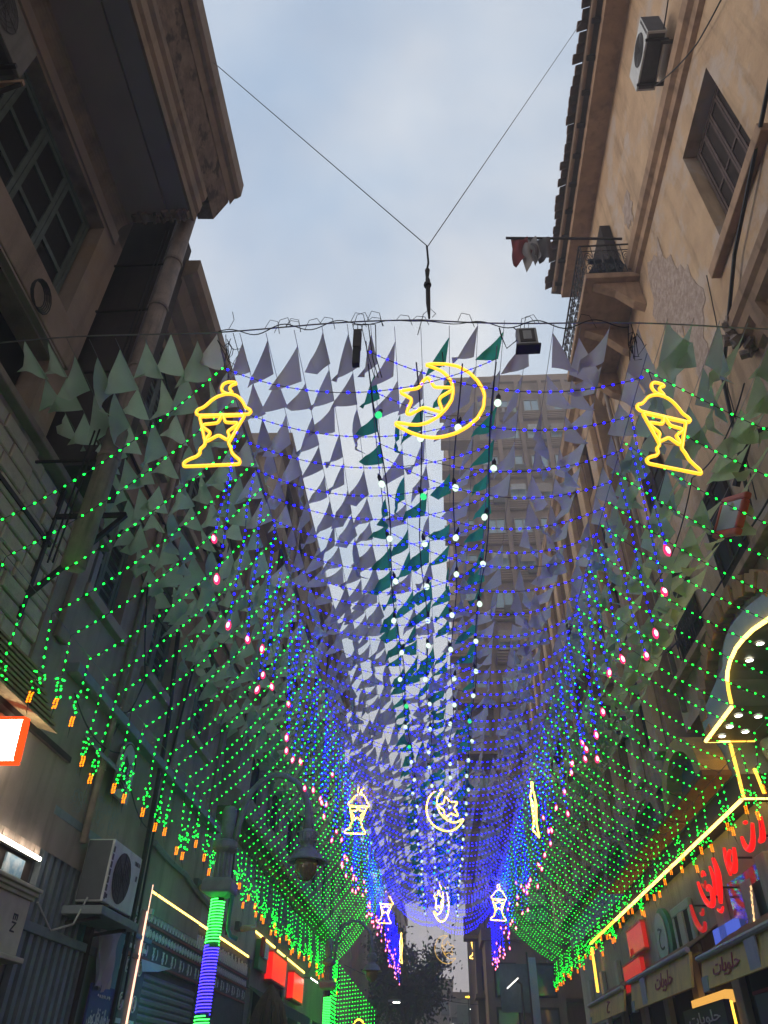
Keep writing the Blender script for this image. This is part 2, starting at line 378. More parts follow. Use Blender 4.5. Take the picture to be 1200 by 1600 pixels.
# ------------------------------------------------------------------ setting: ground
GZ = -1.6
struct(MB().box(-70, 70, -40, 150, GZ-.2, GZ).build('ground', ASPH))
struct(MB().box(-3.6, 3.7, -40, 120, GZ+.004, GZ+.008).build('road', ASPH))
struct(MB().box(-5.02, -3.75, -40, 120, GZ+.004, GZ+.14).build('pavement', PAVE, bevel=.02))
struct(MB().box(3.85, 6.9, -40, 120, GZ+.004, GZ+.14).build('pavement', PAVE, bevel=.02))

# ------------------------------------------------------------------ LEFT building with the heavy cornice
bA = thing('corner_building', 'dark brown plastered building with deep heavy cornice and green shutter windows, nearest on the left', 'building', (-7, 1, GZ))
opsA = [(1.6, 6.15, 8.45, 10.72), (-2.5, 6.25, 6.55, 7.65)]
w = wall_face(-1, -5.0, -7, 6.75, 3.4, 11.05, opsA, .55)
w.box(-9, -5.56, -7, 6.2, GZ, 13.2)
w.add([(-5,6.75,GZ),(-9,6.75,GZ),(-9,6.75,13),(-5,6.75,13)], [(3,2,1,0)])
w.build('wall', PL_A, bA)
MB().box(-5.52, -5.3, -2.4, 6.2, 6.56, 7.64).build('dark_infill', DARK, bA)  # near-black slab painting the unlit interior of the opening
MB().box(-4.997, -4.88, -5, 6.5, 7.72, 8.36).build('sill', mat('plaster_pale', (.34, .26, .205), (.25, .195, .155), scale=1.5, bump=.3, streak=.5), bA, bevel=.02)
MB().box(-4.997, -4.9, -5, 6.42, 7.68, 7.717).build('sill_trim', PL_A2, bA)
shutter_window(bA, -1, -5.0, 1.65, 6.1, 8.47, 10.7, SHUT_G, MESHD, leaves=6, rails=(.34, .67), depth=.3)
# band above the window, cove, soffit panels, mouldings, fascia
MB().box(-4.997, -4.965, -7, 6.5, 10.80, 11.05).build('band', PL_A2, bA)
cove = [(-4.998, 11.055)]+[(-4.998+.16*(1-math.cos(a)), 11.055+.30*math.sin(a)) for a in [i*math.pi/12 for i in range(1, 7)]]+[(-4.998, 11.4)]
MB().sweep_y(cove, -7, 6.46, seg=14).build('cove', PL_OC, bA, smooth=False)
MB().box(-4.84, -4.165, -7, 6.45, 11.36, 11.6).build('soffit', PL_A2, bA)
MB().box(-4.14, -3.80, -7, 6.45, 11.375, 11.6).build('soffit', mat('plaster_soffit_grey', (0.332, 0.304, 0.285), (0.285, 0.262, 0.247), scale=.8, bump=.15), bA)
pr = [(-3.797, 11.37), (-3.75, 11.36), (-3.73, 11.5), (-3.76, 11.55), (-3.70, 11.62), (-3.69, 11.85), (-3.73, 11.9), (-3.66, 12.0), (-3.65, 12.15), (-3.85, 12.2)]
MB().sweep_y(pr, -7, 6.47, seg=1).build('cornice_moulding', PL_OC, bA)
MB().sweep_y([(-3.95, 12.2), (-3.66, 12.17), (-3.47, 12.72), (-3.5, 12.95), (-3.95, 12.95)], -7, 6.92, seg=1).build('cornice', PL_ER, bA)
MB().sweep_y([(-3.462, 12.74), (-3.40, 12.93), (-3.34, 12.95), (-3.29, 13.02), (-3.29, 13.42), (-5.4, 13.5), (-5.4, 12.97), (-3.48, 12.97)], -7, 6.98).build('cornice_fascia', PL_A, bA)
# broken lower lip at the cornice end
mb = MB()
for k in range(26):
    y = 6.35+random.uniform(-.05, .06); x = -4.72+k*.036
    mb.obox(Matrix.Translation((x, y, 11.33+random.uniform(-.02, .03))) @ Matrix.Rotation(random.uniform(-.5, .5), 4, 'Y'), .05, .12, random.uniform(.05, .11))
mb.build('broken_edge', PL_ER, bA)
# the stone clad lower wall: each block a piece
mb = MB(); mb.box(-5.30, -5.035, -3, 8.9, 3.4, 6.4); mb.build('stone_backing', MORTAR, bA)
bl = {}
for r in range(13):
    z = 3.42+r*.225; y = 2.0+(r % 2)*.28
    while y < 8.7:
        ln_ = random.choice((.42, .5, .58)); e = min(y+ln_, 8.88)
        if not (z+.2 > 6.35 or e < 3.5):
            key = (round(e-y, 2), random.randint(0, 2))
            if key not in bl:
                d = .03+.012*key[1]
                bl[key] = MB().add([(-.05,.007,.007),(-.05,key[0]-.007,.007),(-.05,key[0]-.007,.213),(-.05,.007,.213),
                                    (d-.012,.01,.01),(d-.012,key[0]-.01,.01),(d-.012,key[0]-.01,.21),(d-.012,.01,.21),
                                    (d,.03,.028),(d,key[0]-.03,.028),(d,key[0]-.03,.192),(d,.03,.192)],
                                   [(0,4,5,1),(1,5,6,2),(2,6,7,3),(3,7,4,0),(4,8,9,5),(5,9,10,6),(6,10,11,7),(7,11,8,4),(8,11,10,9)][:]).mesh('stone_block', STONE)
            o = link('stone_block', bl[key], bA, (-5.02, y, z))
        y = e+.004
MB().box(-5.3, -5.0, 8.92, 9.05, 3.4, 6.4).build('wall_edge', PL_G, bA)
MB().box(-5.3, -4.86, 1, 9.0, 6.42, 6.53).build('ledge', PL_B, bA, bevel=.015)

# duct pipe on the corner
dp = thing('downpipe', 'fat brown vertical duct under the end of the left cornice', 'pipe', (-4.02, 6.72, 4.6))
MB().lathe([(.135, 4.6), (.135, 12.1)], (-4.02, 6.72, 0), 18).build('pipe', PIPE, dp, smooth=True)
for z in (6.2, 7.9, 9.3, 10.5):
    MB().lathe([(.137, 0), (.152, .01), (.152, .06), (.137, .07)], (-4.02, 6.72, z), 18).build('collar', PIPE, dp)
    MB().box(-5.02, -4.15, 6.705, 6.735, z+.02, z+.05).build('bracket', METAL, dp)
for dx in (-.20, -.26):
    MB().tube([(-4.02+dx, 6.62, 4.6), (-4.02+dx+.02, 6.6, 8), (-4.02+dx, 6.62, 11.35)], .012, 5).build('cable', CABLE, dp)

# iron awning bracket by the stone wall
br = thing('awning_bracket', 'black iron awning bracket with diagonal brace on the stone clad wall', 'bracket', (-5, 7.6, 5.3))
for a, b, nm in (((-4.97,7.5,4.4),(-4.97,7.5,6.9),'upright'), ((-4.97,5.2,5.55),(-4.97,7.6,5.55),'rail'), ((-4.0,7.5,5.95),(-4.97,7.5,4.7),'brace'), ((-4.97,7.5,5.95),(-4.0,7.5,5.95),'arm')):
    MB().beam(a, b, .05, .06).build(nm, METAL, br)

# AC on the near left window
def ac_unit(name, label, x0, x1, y0, y1, z0, z1, face, cat='air conditioner', logo=None, old=False):
    """outdoor AC unit; face = +1/-1: fan face looks to +x / -x."""
    t = thing(name, label, cat, ((x0+x1)/2, (y0+y1)/2, z0))
    MB().box(x0, x1, y0, y1, z0+.03, z1).build('casing', ACW if not old else mat('old_ac_paint', (.20, .19, .17), (.15, .14, .125), scale=4, streak=.4), t, bevel=.015)
    xf = x1 if face > 0 else x0; cyy, cz = y0+(y1-y0)*.42, (z0+z1)/2; r = (z1-z0)*.40
    n = 24
    vs = [(xf+face*.004, cyy+r*math.cos(2*math.pi*k/n), cz+r*math.sin(2*math.pi*k/n)) for k in range(n)]
    MB().add(vs, [tuple(range(n)) if face > 0 else tuple(range(n-1, -1, -1))]).build('fan_opening', ACD, t)
    mb = MB()
    for q in range(1, 6):
        mb.tube([(xf+face*.012, cyy+r*q/5.2*math.cos(2*math.pi*k/20), cz+r*q/5.2*math.sin(2*math.pi*k/20)) for k in range(20)], .004, 4, closed=True)
    for k in range(8):
        a = math.pi*2*k/8; mb.tube([(xf+face*.016, cyy, cz), (xf+face*.012, cyy+r*math.cos(a), cz+r*math.sin(a))], .004, 4)
    mb.build('fan_grille', METAL if not old else ACD, t)
    MB().lathe([(.001, 0), (.05, .0), (.05, .01), (.001, .012)], (0, 0, 0), 12).build('hub', ACW, t).matrix_world = Matrix.Translation((xf+face*.014, cyy, cz)) @ Matrix.Rotation(face*math.pi/2, 4, 'Y')
    # end nearest the camera, coloured darker than the casing
    MB().box(x0+.012, x1-.03, y0-.006, y0+.004, z0+.05, z1-.02).build('side_panel', mat('ac_side', (.10, .105, .12), (.075, .08, .09), rough=.7, scale=4), t)
    mb = MB()
    for k in range(7):
        zz = z0+.07+(z1-z0-.14)*k/7; mb.box(xf-.004, xf+.004, y0+.02, y0+.075, zz, zz+(z1-z0)*.095)
    mb.build('slots', ACD, t)
    MB().box(x0+.04, x1-.04, y0+.05, y1-.05, z0+.022, z0+.031).build('base_grille', ACD, t)
    for yy in (y0+.15, y1-.15): MB().box(x0-.02, x1+.04, yy-.02, yy+.02, z0-.03, z0+.02).build('foot', METAL, t)
    if logo:
        text('logo', logo, (face_left if face > 0 else face_right)(xf+face*.003, y1-.17, z1-.12), .22, .06, TXT_K, t, .001, False)
        MB().box(xf, xf+face*.004, y1-.14, y1-.08, z1-.34, z1-.27).build('badge', TXT_K, t)
        MB().box(xf, xf+face*.004, y0+.05, y0+.13, z0+.09, z0+.14).build('badge', TXT_K, t)
    return t
a1 = ac_unit('air_conditioner', 'old air conditioner on a bracket before the green shutter window, top left', -4.95, -4.5, 2.2, 3.3, 8.98, 9.7, 1, old=True)
for y in (2.5, 3.3):
    MB().beam((-5.0, y, 8.9), (-4.42, y, 8.9), .05, .06).build('bracket', PL_TD, a1); MB().beam((-5.0, y, 8.35), (-4.45, y, 8.87), .04, .04).build('brace', METAL, a1)

# ------------------------------------------------------------------ LEFT second building
bB = thing('apartment_building', 'dim brown apartment building with shuttered windows just past the duct pipe, left', 'building', (-7, 12, GZ))
opsB = [(y, y+1.35, z, z+2.1) for y in (8.75, 11.4, 14.2) for z in (5.6, 9.0)]
w = wall_face(-1, -4.95, 8.0, 17, 2.3, 12.05, opsB, .3); w.box(-9, -5.26, 8.05, 16.95, GZ, 12)
w.add([(-4.95,8,GZ),(-9,8,GZ),(-9,8,12.05),(-4.95,8,12.05)], [(0,1,2,3)]); w.build('wall', PL_B, bB)
for o in opsB: shutter_window(bB, -1, -4.95, o[0]+.03, o[1]-.03, o[2]+.02, o[3]-.02, SHUT_G, MESHD, leaves=2, rails=(.4, .7), depth=.26, slats=12, sill=.12)
MB().sweep_y([(-4.955, 11.3), (-4.85, 11.35), (-4.8, 11.6), (-4.6, 11.7), (-4.45, 11.95), (-4.3, 12.0), (-4.2, 12.1), (-4.2, 12.45), (-5.2, 12.5), (-5.2, 11.3)], 7.9, 17).build('cornice', PL_A, bB)
MB().box(-4.945, -4.87, 8, 17, 8.25, 8.42).build('string_course', PL_A2, bB, bevel=.02)
for y in (8.3, 10.75, 13.4, 16.4): MB().box(-4.945, -4.86, y, y+.28, 4.6, 11.3).build('pilaster', PL_B, bB, bevel=.02)
MB().box(-4.99, -4.78, 8.9, 17, 4.38, 4.52).build('ledge', GREY, bB, bevel=.015)
MB().box(-5.05, -4.952, 9.06, 22.4, 2.6, 4.36).build('lower_wall', PL_G, bB)
MB().box(-9, -4.48, 7.15, 7.98, 6.55, 12.9).build('recess_infill', mat('recess_shade', (.07, .055, .05), (.045, .037, .034), scale=1.6, streak=.6), bB)  # added wall closing the gap; its dark colour stands for the recess's shade
mb = MB()
for k in range(9): mb.tube([(-4.93, 8.7+k*.42, 6.9+.3*math.sin(k*.8)), (-4.9, 9.1+k*.42, 6.8+.3*math.sin(k*.8+.8))], .012, 4)
mb.build('wall_cable', CABLE, bB)

# ------------------------------------------------------------------ LEFT third building, taller
bC = thing('tall_apartment_building', 'tall dark apartment block whose square roof corner shows above the purple pennants, left', 'building', (-7, 27, GZ))
opsC = [(y, y+1.3, z, z+1.7) for y in (18.2, 20.9, 23.6, 26.3, 29.0, 31.7, 34.4) for z in (5.6, 8.7, 11.8, 14.0)]
w = wall_face(-1, -4.55, 17, 37, 5.0, 16.2, opsC, .25); w.box(-10, -4.82, 17.02, 37, 5.0, 16.2)
w.add([(-4.55,17,5),(-5.9,17,5),(-5.9,17,16.2),(-4.55,17,16.2)], [(0,1,2,3)])
w.box(-10, -5.25, 17.02, 37, GZ, 4.98); w.build('wall', PL_A, bC)
for o in opsC[::1]: shutter_window(bC, -1, -4.55, o[0]+.02, o[1]-.02, o[2]+.02, o[3]-.02, WOOD_D, MESHD, leaves=2, rails=(.5,), depth=.2)
MB().sweep_y([(-4.56, 15.75), (-4.4, 15.85), (-4.32, 16.1), (-4.24, 16.15), (-4.24, 16.5), (-5.75, 16.55), (-5.75, 15.75)], 16.8, 37).build('cornice', PL_A, bC)
MB().sweep_y([(-4.56, 5.0), (-4.45, 5.05), (-4.4, 5.3), (-4.56, 5.35)], 16.9, 37).build('string_course', PL_B, bC)
for y in (17.6, 22.6, 28.1, 33.4):
    t_ = MB().box(-4.54, -3.95, y, y+2.6, 8.35, 8.5).build('balcony', PL_B, bC, bevel=.02)
    mb = MB()
    for k in range(22): mb.tube([(-3.98, y+.04+k*.12, 8.5), (-3.98, y+.04+k*.12, 9.35)], .01, 4)
    mb.tube([(-3.98, y, 9.36), (-3.98, y+2.6, 9.36)], .02, 5); mb.build('railing', METAL, t_)
MB().box(-5.6, -5.2, 17.0, 37, 1.9, 4.98).build('lower_wall', PL_G, bC)
MB().box(-5.2, -5.0, 22.45, 37, 2.0, 4.6).build('shop_fascia', mat('shop_fascia_green', (.20, .22, .17), (.14, .16, .125), scale=1.2, streak=.5), bC)

# ------------------------------------------------------------------ RIGHT building
bR = thing('tan_building', 'tan plastered building with tiled eaves, peeling walls and barred shutter window, nearest on the right', 'building', (7.5, 4, GZ))
opsR = [(5.93, 7.6, 11.62, 14.72), (1.2, 2.9, 11.62, 14.72), (2.9, 4.2, 17.3, 19.9)]
w = wall_face(1, 5.3, -7, 15.4, 5.95, 21.3, opsR, .36); w.box(5.67, 12, -7, 15.4, 5.95, 21.3)
w.add([(5.3,15.4,5.95),(12,15.4,5.95),(12,15.4,21.3),(5.3,15.4,21.3)], [(3,2,1,0)])
w.box(7.0, 12, -7, 15.4, GZ, 5.94); w.build('wall', PL_T, bR)
shutter_window(bR, 1, 5.3, 5.97, 7.56, 11.66, 14.68, SHUT_M, WOOD_D, leaves=4, rails=(.5,), depth=.34)
shutter_window(bR, 1, 5.3, 1.24, 2.86, 11.66, 14.68, SHUT_M, WOOD_D, leaves=4, rails=(.5,), depth=.34)
shutter_window(bR, 1, 5.3, 2.94, 4.16, 17.34, 19.86, SHUT_M, WOOD_D, leaves=3, rails=(.5,), depth=.34)
MB().box(5.14, 5.35, 5.5, 8.08, 11.36, 11.6).build('sill', PL_TD, bR, bevel=.02)
MB().box(5.14, 5.35, .9, 3.2, 11.36, 11.6).build('sill', PL_TD, bR, bevel=.02)
# string course
MB().sweep_y([(5.303, 15.6), (5.2, 15.65), (5.18, 15.85), (5.08, 15.92), (5.05, 16.15), (5.14, 16.2), (5.12, 16.32), (5.303, 16.4)], -7, 15.3).build('string_course', PL_TD, bR)
# heavy lower cornice with a carved broken end
MB().sweep_y([(5.303, 9.1), (5.2, 9.15), (5.15, 9.35), (5.02, 9.42), (5.0, 9.6), (4.93, 9.66), (4.92, 9.85), (5.303, 9.95)], -7, 7.8, seg=1).build('ledge_cornice', PL_TD, bR)
mb = MB()
for k in range(40):
    a = random.uniform(0, 1)
    mb.obox(Matrix.Translation((random.uniform(4.93, 5.28), 7.82+random.uniform(-.08, .22), 9.15+.75*a)) @ Matrix.Rotation(random.uniform(-1, 1), 4, 'X') @ Matrix.Rotation(random.uniform(-1, 1), 4, 'Z'), random.uniform(.05, .14), random.uniform(.06, .2), random.uniform(.05, .13))
mb.build('carved_corbel', PL_ER, bR)
for k in range(8):
    y = 7.1-k*.95
    MB().sweep_y([(5.3, 8.55), (5.16, 8.7), (5.05, 9.05), (5.0, 9.38), (5.3, 9.38)], y, y+.25).build('corbel', PL_TD, bR)
# peeled plaster
def blob(y, z, ry, rz, n=26):
    vs = []
    for k in range(n):
        a = 2*math.pi*k/n; q = 1+random.uniform(-.28, .22); vs.append((5.292, y+ry*q*math.cos(a), z+rz*q*math.sin(a)))
    return MB().add(vs+[(5.297, v[1]*1.0, v[2]) for v in vs], [tuple(range(n-1, -1, -1))]+[(i, (i+1) % n, n+(i+1) % n, n+i) for i in range(n)])
for y, z, ry, rz in ((10.0, 13.6, .75, 1.5), (9.3, 12.2, .55, 1.0), (10.35, 17.6, .35, .55), (9.6, 11.2, .35, .7)):
    _b = blob(y, z, ry, rz); _b.v = [(v[0]-.0021*y+.018, v[1], v[2]) for v in _b.v]; _b.build('bare_patch', PL_TP, bR)
# eaves
MB().box(4.72, 5.302, -7, 15.4, 21.0, 21.32).build('eaves_beam', PL_TD, bR)
MB().add([(4.45,-7,21.45),(4.45,15.55,21.45),(5.3,15.55,21.28),(5.3,-7,21.28),(4.45,-7,21.52),(4.45,15.55,21.52),(6.5,15.55,22.6),(6.5,-7,22.6)],
         [(0,1,2,3),(4,7,6,5),(0,4,5,1),(1,5,6,2),(0,3,7,4)]).build('eaves', mat('eaves_timber', (0.150, 0.098, 0.068), (0.098, 0.068, 0.053), scale=2, streak=.5), bR)
MB().tube([(4.52,-7,21.40),(4.52,15.4,21.40)], .07, 8).build('gutter', mat('gutter_tin', (0.396, 0.264, 0.168), (0.240, 0.168, 0.120), scale=2, rough=.6), bR)
for k in range(26):
    y = -6.5+k*.86; MB().box(4.5, 5.3, y, y+.11, 21.26, 21.40).build('rafter', WOOD_D, bR)
tm = MB()
n_ = 6; vs = []
for x_, z_ in ((4.25, 21.50), (4.9, 21.88)):
    for k in range(n_+1):
        a = math.pi*k/n_; vs.append((x_, -.13*math.cos(a), z_+.10*math.sin(a)))
fs = [(k, k+1, n_+2+k, n_+1+k) for k in range(n_)]+[tuple(range(n_, -1, -1))]
tmesh = tm.add(vs, fs).mesh('roof_tile', TILE)
for k in range(86):
    o = link('roof_tile', tmesh, bR, (random.uniform(-.06, .06), -6.8+k*.26, random.uniform(-.02, .02)))
MB().box(4.1, 4.55, 5.1, 6.1, 20.55, 21.6).build('roof_box', GREYL, bR, bevel=.02)

dpr = thing('downpipe', 'thin grey drainpipe running down the far end of the tan wall', 'pipe', (5.2, 14.9, 6))
MB().tube([(5.2, 14.9, 21.2), (5.2, 14.9, 6.2)], .06, 8).build('pipe', PIPE, dpr, True)
for z in (8, 11, 14, 17, 20): MB().lathe([(.062, 0), (.075, .01), (.075, .06), (.062, .07)], (5.2, 14.9, z), 10).build('collar', PIPE, dpr)
# balcony
bal = MB().box(4.0, 5.295, 10.85, 14.2, 15.52, 15.72).build('balcony', PL_TD, bR, bevel=.025)
mb = MB()
mb.tube([(4.05,10.9,16.95),(5.28,10.9,16.95)], .025, 6); mb.tube([(4.05,10.9,16.95),(4.05,14.15,16.95)], .025, 6)
for a, b in (((4.05,10.9,15.78),(5.28,10.9,15.78)), ((4.05,10.9,15.78),(4.05,14.15,15.78)), ((4.05,10.9,16.72),(5.28,10.9,16.72)), ((4.05,10.9,16.72),(4.05,14.15,16.72))): mb.tube([a, b], .014, 5)
def scroll(c, ax, r, h):
    pts = []
    for k in range(22):
        a = k*.5; q = r*(1-k/26); pts.append(Vector(c)+ax*(q*math.cos(a))+Vector((0,0,1))*(h*(1-k/26)*math.sin(a)))
    mb.tube(pts, .012, 4)
for k in range(5): scroll((4.2+k*.235, 10.9, 16.45), Vector((1,0,0)), .10, .22); scroll((4.2+k*.235, 10.9, 16.0), Vector((-1,0,0)), .10, .2); mb.tube([(4.08+k*.245,10.9,15.72),(4.08+k*.245,10.9,16.95)], .012, 4)
for k in range(13): scroll((4.05, 11.05+k*.245, 16.45), Vector((0,1,0)), .10, .22); scroll((4.05, 11.05+k*.245, 16.0), Vector((0,-1,0)), .10, .2); mb.tube([(4.05,10.92+k*.25,15.72),(4.05,10.92+k*.25,16.95)], .012, 4)
mb.build('railing', METAL, bal)
for y in (11.0, 12.4, 13.9):
    MB().sweep_y([(5.29, 14.6), (5.05, 14.75), (4.7, 15.2), (4.2, 15.5), (5.29, 15.51)], y, y+.22).build('balcony_bracket', PL_TD, bR)
MB().box(5.02, 5.29, 11.6, 13.3, 15.73, 19.0).build('balcony_door', WOOD_D, bR)
# laundry bundle on the balcony
lb = thing('laundry', 'dark blue cloth bundle hanging inside the ornate balcony railing', 'laundry', (4.7, 11.1, 15.73))
mb = MB()
for k in range(30):
    mb.obox(Matrix.Translation((random.uniform(4.35, 5.0), random.uniform(11.0, 11.3), random.uniform(15.85, 16.5))) @ Matrix.Rotation(random.uniform(-1,1),4,'X') @ Matrix.Rotation(random.uniform(-1,1),4,'Y'), .3, .1, .22)
mb.build('bundle', mat('navy_cloth', (.03, .04, .065), (.02, .03, .045), scale=6, rough=.95), lb)

# flag on its pole
fp = thing('flag_on_pole', 'faded red, white and black flag bunched on a pole sticking out from the balcony', 'flag', (4.1, 10.9, 17.2))
MB().tube([(2.25, 10.9, 17.5), (5.2, 10.95, 17.28)], .035, 8).build('pole', METAL, fp)
def flag_piece(x0, x1, m, zb, seed):
    rnd = random.Random(seed); nx, nz = 10, 12; vs = []
    for j in range(nz+1):
        for i in range(nx+1):
            u, v = i/nx, j/nz
            x = x0+(x1-x0)*u+.06*math.sin(v*5+seed+u*3)*v
            y = 10.9+.10*math.sin(u*9+seed)*(.2+v)+.05*math.sin(v*7+u*4)
            z = 17.5-.075*(x-2.25)-(zb+.14*math.sin(u*4+seed)+rnd.uniform(-.04, .04)*(j == nz))*v
            vs.append((x, y, z))
    fs = [(j*(nx+1)+i, j*(nx+1)+i+1, (j+1)*(nx+1)+i+1, (j+1)*(nx+1)+i) for j in range(nz) for i in range(nx)]
    return MB().add(vs, fs)
flag_piece(2.38, 2.80, FL_R, .95, 1).build('red_stripe', FL_R, fp, smooth=True)
flag_piece(2.62, 3.02, FL_W, 1.2, 2).build('white_stripe', FL_W, fp, smooth=True)
flag_piece(2.86, 3.36, FL_K, 1.0, 4).build('black_stripe', mat('flag_dark', (.10, .085, .085), (.06, .05, .05), rough=.9), fp, smooth=True)

ar_ = ac_unit('air_conditioner', 'white air conditioner high on the tan wall under the tiled eaves', 4.72, 5.12, 6.05, 7.2, 16.85, 17.65, -1, old=False)
MB().box(5.0, 5.3, 6.2, 6.26, 16.75, 16.82).build('bracket', METAL, ar_); MB().box(5.0, 5.3, 7.0, 7.06, 16.75, 16.82).build('bracket', METAL, ar_)
dish = thing('satellite_dish', 'small grey dish and crumpled sheet metal above the high air conditioner', 'dish', (5.1, 5.6, 17.9))
MB().lathe([(.02, .12), (.15, .08), (.3, .02), (.38, -.05), (.36, -.05), (.28, .0), (.14, .06), (.02, .09)], (0,0,0), 18).build('bowl', GREYL, dish, smooth=True).matrix_world = Matrix.Translation((4.95, 5.7, 18.2)) @ Matrix.Rotation(-1.1, 4, 'Y')
MB().tube([(5.3, 5.7, 18.0), (5.1, 5.7, 18.0), (5.0, 5.7, 18.15)], .025, 6).build('mount', METAL, dish)

# cables on the right wall
def cable(name, label, pts, r, sag=0, n=14, m=CABLE, cat='cable', group=None):
    pts = [Vector(p) for p in pts]; out = []
    for a, b in zip(pts, pts[1:]):
        for k in range(n):
            u = k/n; p = a.lerp(b, u); p.z -= sag*4*u*(1-u); out.append(p)
    out.append(pts[-1])
    return tag(MB().tube(out, r, 5).build(name, m), label, cat, group)
cable('wall_cable', 'thick black cable running down the tan wall below the barred window', [(5.16, 2, 12.6), (5.18, 7.3, 10.9), (5.2, 9.0, 9.8), (5.22, 9.7, 7.4)], .035)
cable('wall_cable', 'thin cable slanting across the tan wall above the barred window', [(5.2, 3.5, 18.2), (5.0, 7.0, 16.6), (5.2, 5.7, 15.2), (5.2, 3.6, 13.9)], .015, .1)
cable('wall_cable', 'cable from the string course to the top edge of the tan wall', [(5.2, 4.3, 17.5), (5.2, 3.2, 15.0), (5.15, 2.3, 13.0)], .018, .15)
cable('wall_cable', 'thin wire loop beside the sill of the barred window', [(5.1, 8.1, 11.5), (5.15, 8.9, 9.4), (5.2, 9.4, 7.4)], .01, .1)

# ------------------------------------------------------------------ RIGHT second building
bS = thing('striped_building', 'brown building with tall tan pilasters behind the pennants on the right', 'building', (7, 26, GZ))
opsS = [(y, y+1.1, z, z+1.9) for y in [17.0+k*2.1 for k in range(9)] for z in (6.4, 9.2, 12.0, 14.4)]
w = wall_face(1, 5.05, 15.8, 37, 5.4, 17.2, opsS, .3); w.box(5.36, 11, 15.82, 37, 5.4, 17.2); w.box(7.0, 11, 15.82, 37, GZ, 5.38)
w.add([(5.05,15.8,5.4),(11,15.8,5.4),(11,15.8,17.2),(5.05,15.8,17.2)], [(0,1,2,3)]); w.build('wall', PL_TD, bS)
for o in opsS: shutter_window(bS, 1, 5.05, o[0]+.02, o[1]-.02, o[2]+.02, o[3]-.02, WOOD_D, MESHD, leaves=2, rails=(.5,), depth=.25)
for k in range(10):
    y = 16.05+k*2.1; MB().box(4.86, 5.045, y, y+.62, 5.8, 16.8).build('pilaster', PL_T, bS, bevel=.03)
MB().sweep_y([(5.06, 16.7), (4.85, 16.8), (4.78, 17.0), (4.65, 17.1), (4.62, 17.4), (5.6, 17.45), (5.6, 16.7)], 15.7, 37).build('cornice', PL_TD, bS)
for y in (18.9, 25.2, 31.5):
    t_ = MB().box(4.3, 5.04, y, y+2.5, 8.7, 8.85).build('balcony', PL_TD, bS, bevel=.02)
    mb = MB()
    for k in range(21): mb.tube([(4.33, y+.04+k*.12, 8.85), (4.33, y+.04+k*.12, 9.75)], .01, 4)
    mb.tube([(4.33, y, 9.76), (4.33, y+2.5, 9.76)], .02, 5); mb.build('railing', METAL, t_)
    MB().sweep_y([(5.04, 8.1), (4.8, 8.3), (4.4, 8.65), (5.04, 8.69)], y+.2, y+.4).build('balcony_bracket', PL_TD, bS)

# ------------------------------------------------------------------ far tower that closes the street on the right
bD = thing('apartment_tower', 'brown apartment tower with rows of pale blue windows seen behind the pennants', 'building', (8, 48, GZ))
YD = 42.0
mb = MB(); mb.box(1.75, 15, YD+.25, 54, GZ, 46.3); mb.build('wall', PL_D, bD)
MB().box(1.70, 15.1, YD+.02, 54.1, 46.3, 47.0).build('parapet', PL_DB, bD)
MB().box(5.9, 8.3, YD+1, YD+4, 47.0, 48.2).build('roof_hut', PL_D, bD)
wf = MB(); wf.box(-.62, .62, -.03, .14, 0, .06); wf.box(-.62, .62, -.03, .14, 1.24, 1.3); wf.box(-.62, -.56, -.02, .14, .06, 1.24); wf.box(.56, .62, -.02, .14, .06, 1.24); wf.box(-.025, .025, -.02, .12, .06, 1.24)
wfm = wf.mesh('window', mat('tower_frame', (.35, .30, .26), (.28, .24, .2), scale=3))
wp = MB().box(-.56, .56, .05, .08, .06, 1.24).mesh('pane', GLASS_B)
wsp = MB().box(-.56, .0, .02, .045, .06, 1.24).mesh('blind', mat('tower_blind', (.30, .25, .21), (.24, .2, .17)))
for f in range(13):
    z = 5.6+f*3.02+1.0
    for k, x in enumerate((2.75, 4.9, 6.75, 8.6, 10.4)):
        o = link('window', wfm, bD, (x+.02*math.sin(f*3+k), YD+.12, z+.02))
        link('pane', wp, o)
        if (f*7+k*3) % 4 == 0: link('blind', wsp, o)
    gb = MB(); gb.box(4.1, 14, YD+.02, YD+.248, z-.95, z-.12)
    gb.build('spandrel', PL_DB, bD)
    sl = MB()
    for q in range(4): sl.box(4.1, 14, YD-.05, YD+.018, z-.9+q*.2, z-.9+q*.2+.09)
    sl.build('spandrel_ribs', PL_D, bD)
    bb = MB().box(1.2, 3.7, YD-.85, YD+.24, z-.85, z-.68).build('balcony', PL_DB, bD)
    MB().box(1.2, 3.7, YD-.87, YD-.78, z-.67, z+.1).build('balcony_front', PL_D, bb)
for x in (3.75, 5.75, 7.6, 9.5, 11.4):
    MB().box(x-.16, x+.16, YD-.12, YD+.01, 4, 46.2).build('pier', PL_D, bD)
for f, k in ((9, 1), (10, 2), (8, 3), (6, 1), (11, 3), (7, 2)):
    x = (2.75, 4.9, 6.75, 8.6, 10.4)[k]+.3; z = 5.6+f*3.02+.4
    t_ = thing('air_conditioner', 'small air conditioner box under a window of the far brown tower', 'air conditioner', (x, YD-.3, z), 'air conditioners on the tower')
    MB().box(x-.4, x+.4, YD-.42, YD-.13, z, z+.55).build('casing', ACD, t_)

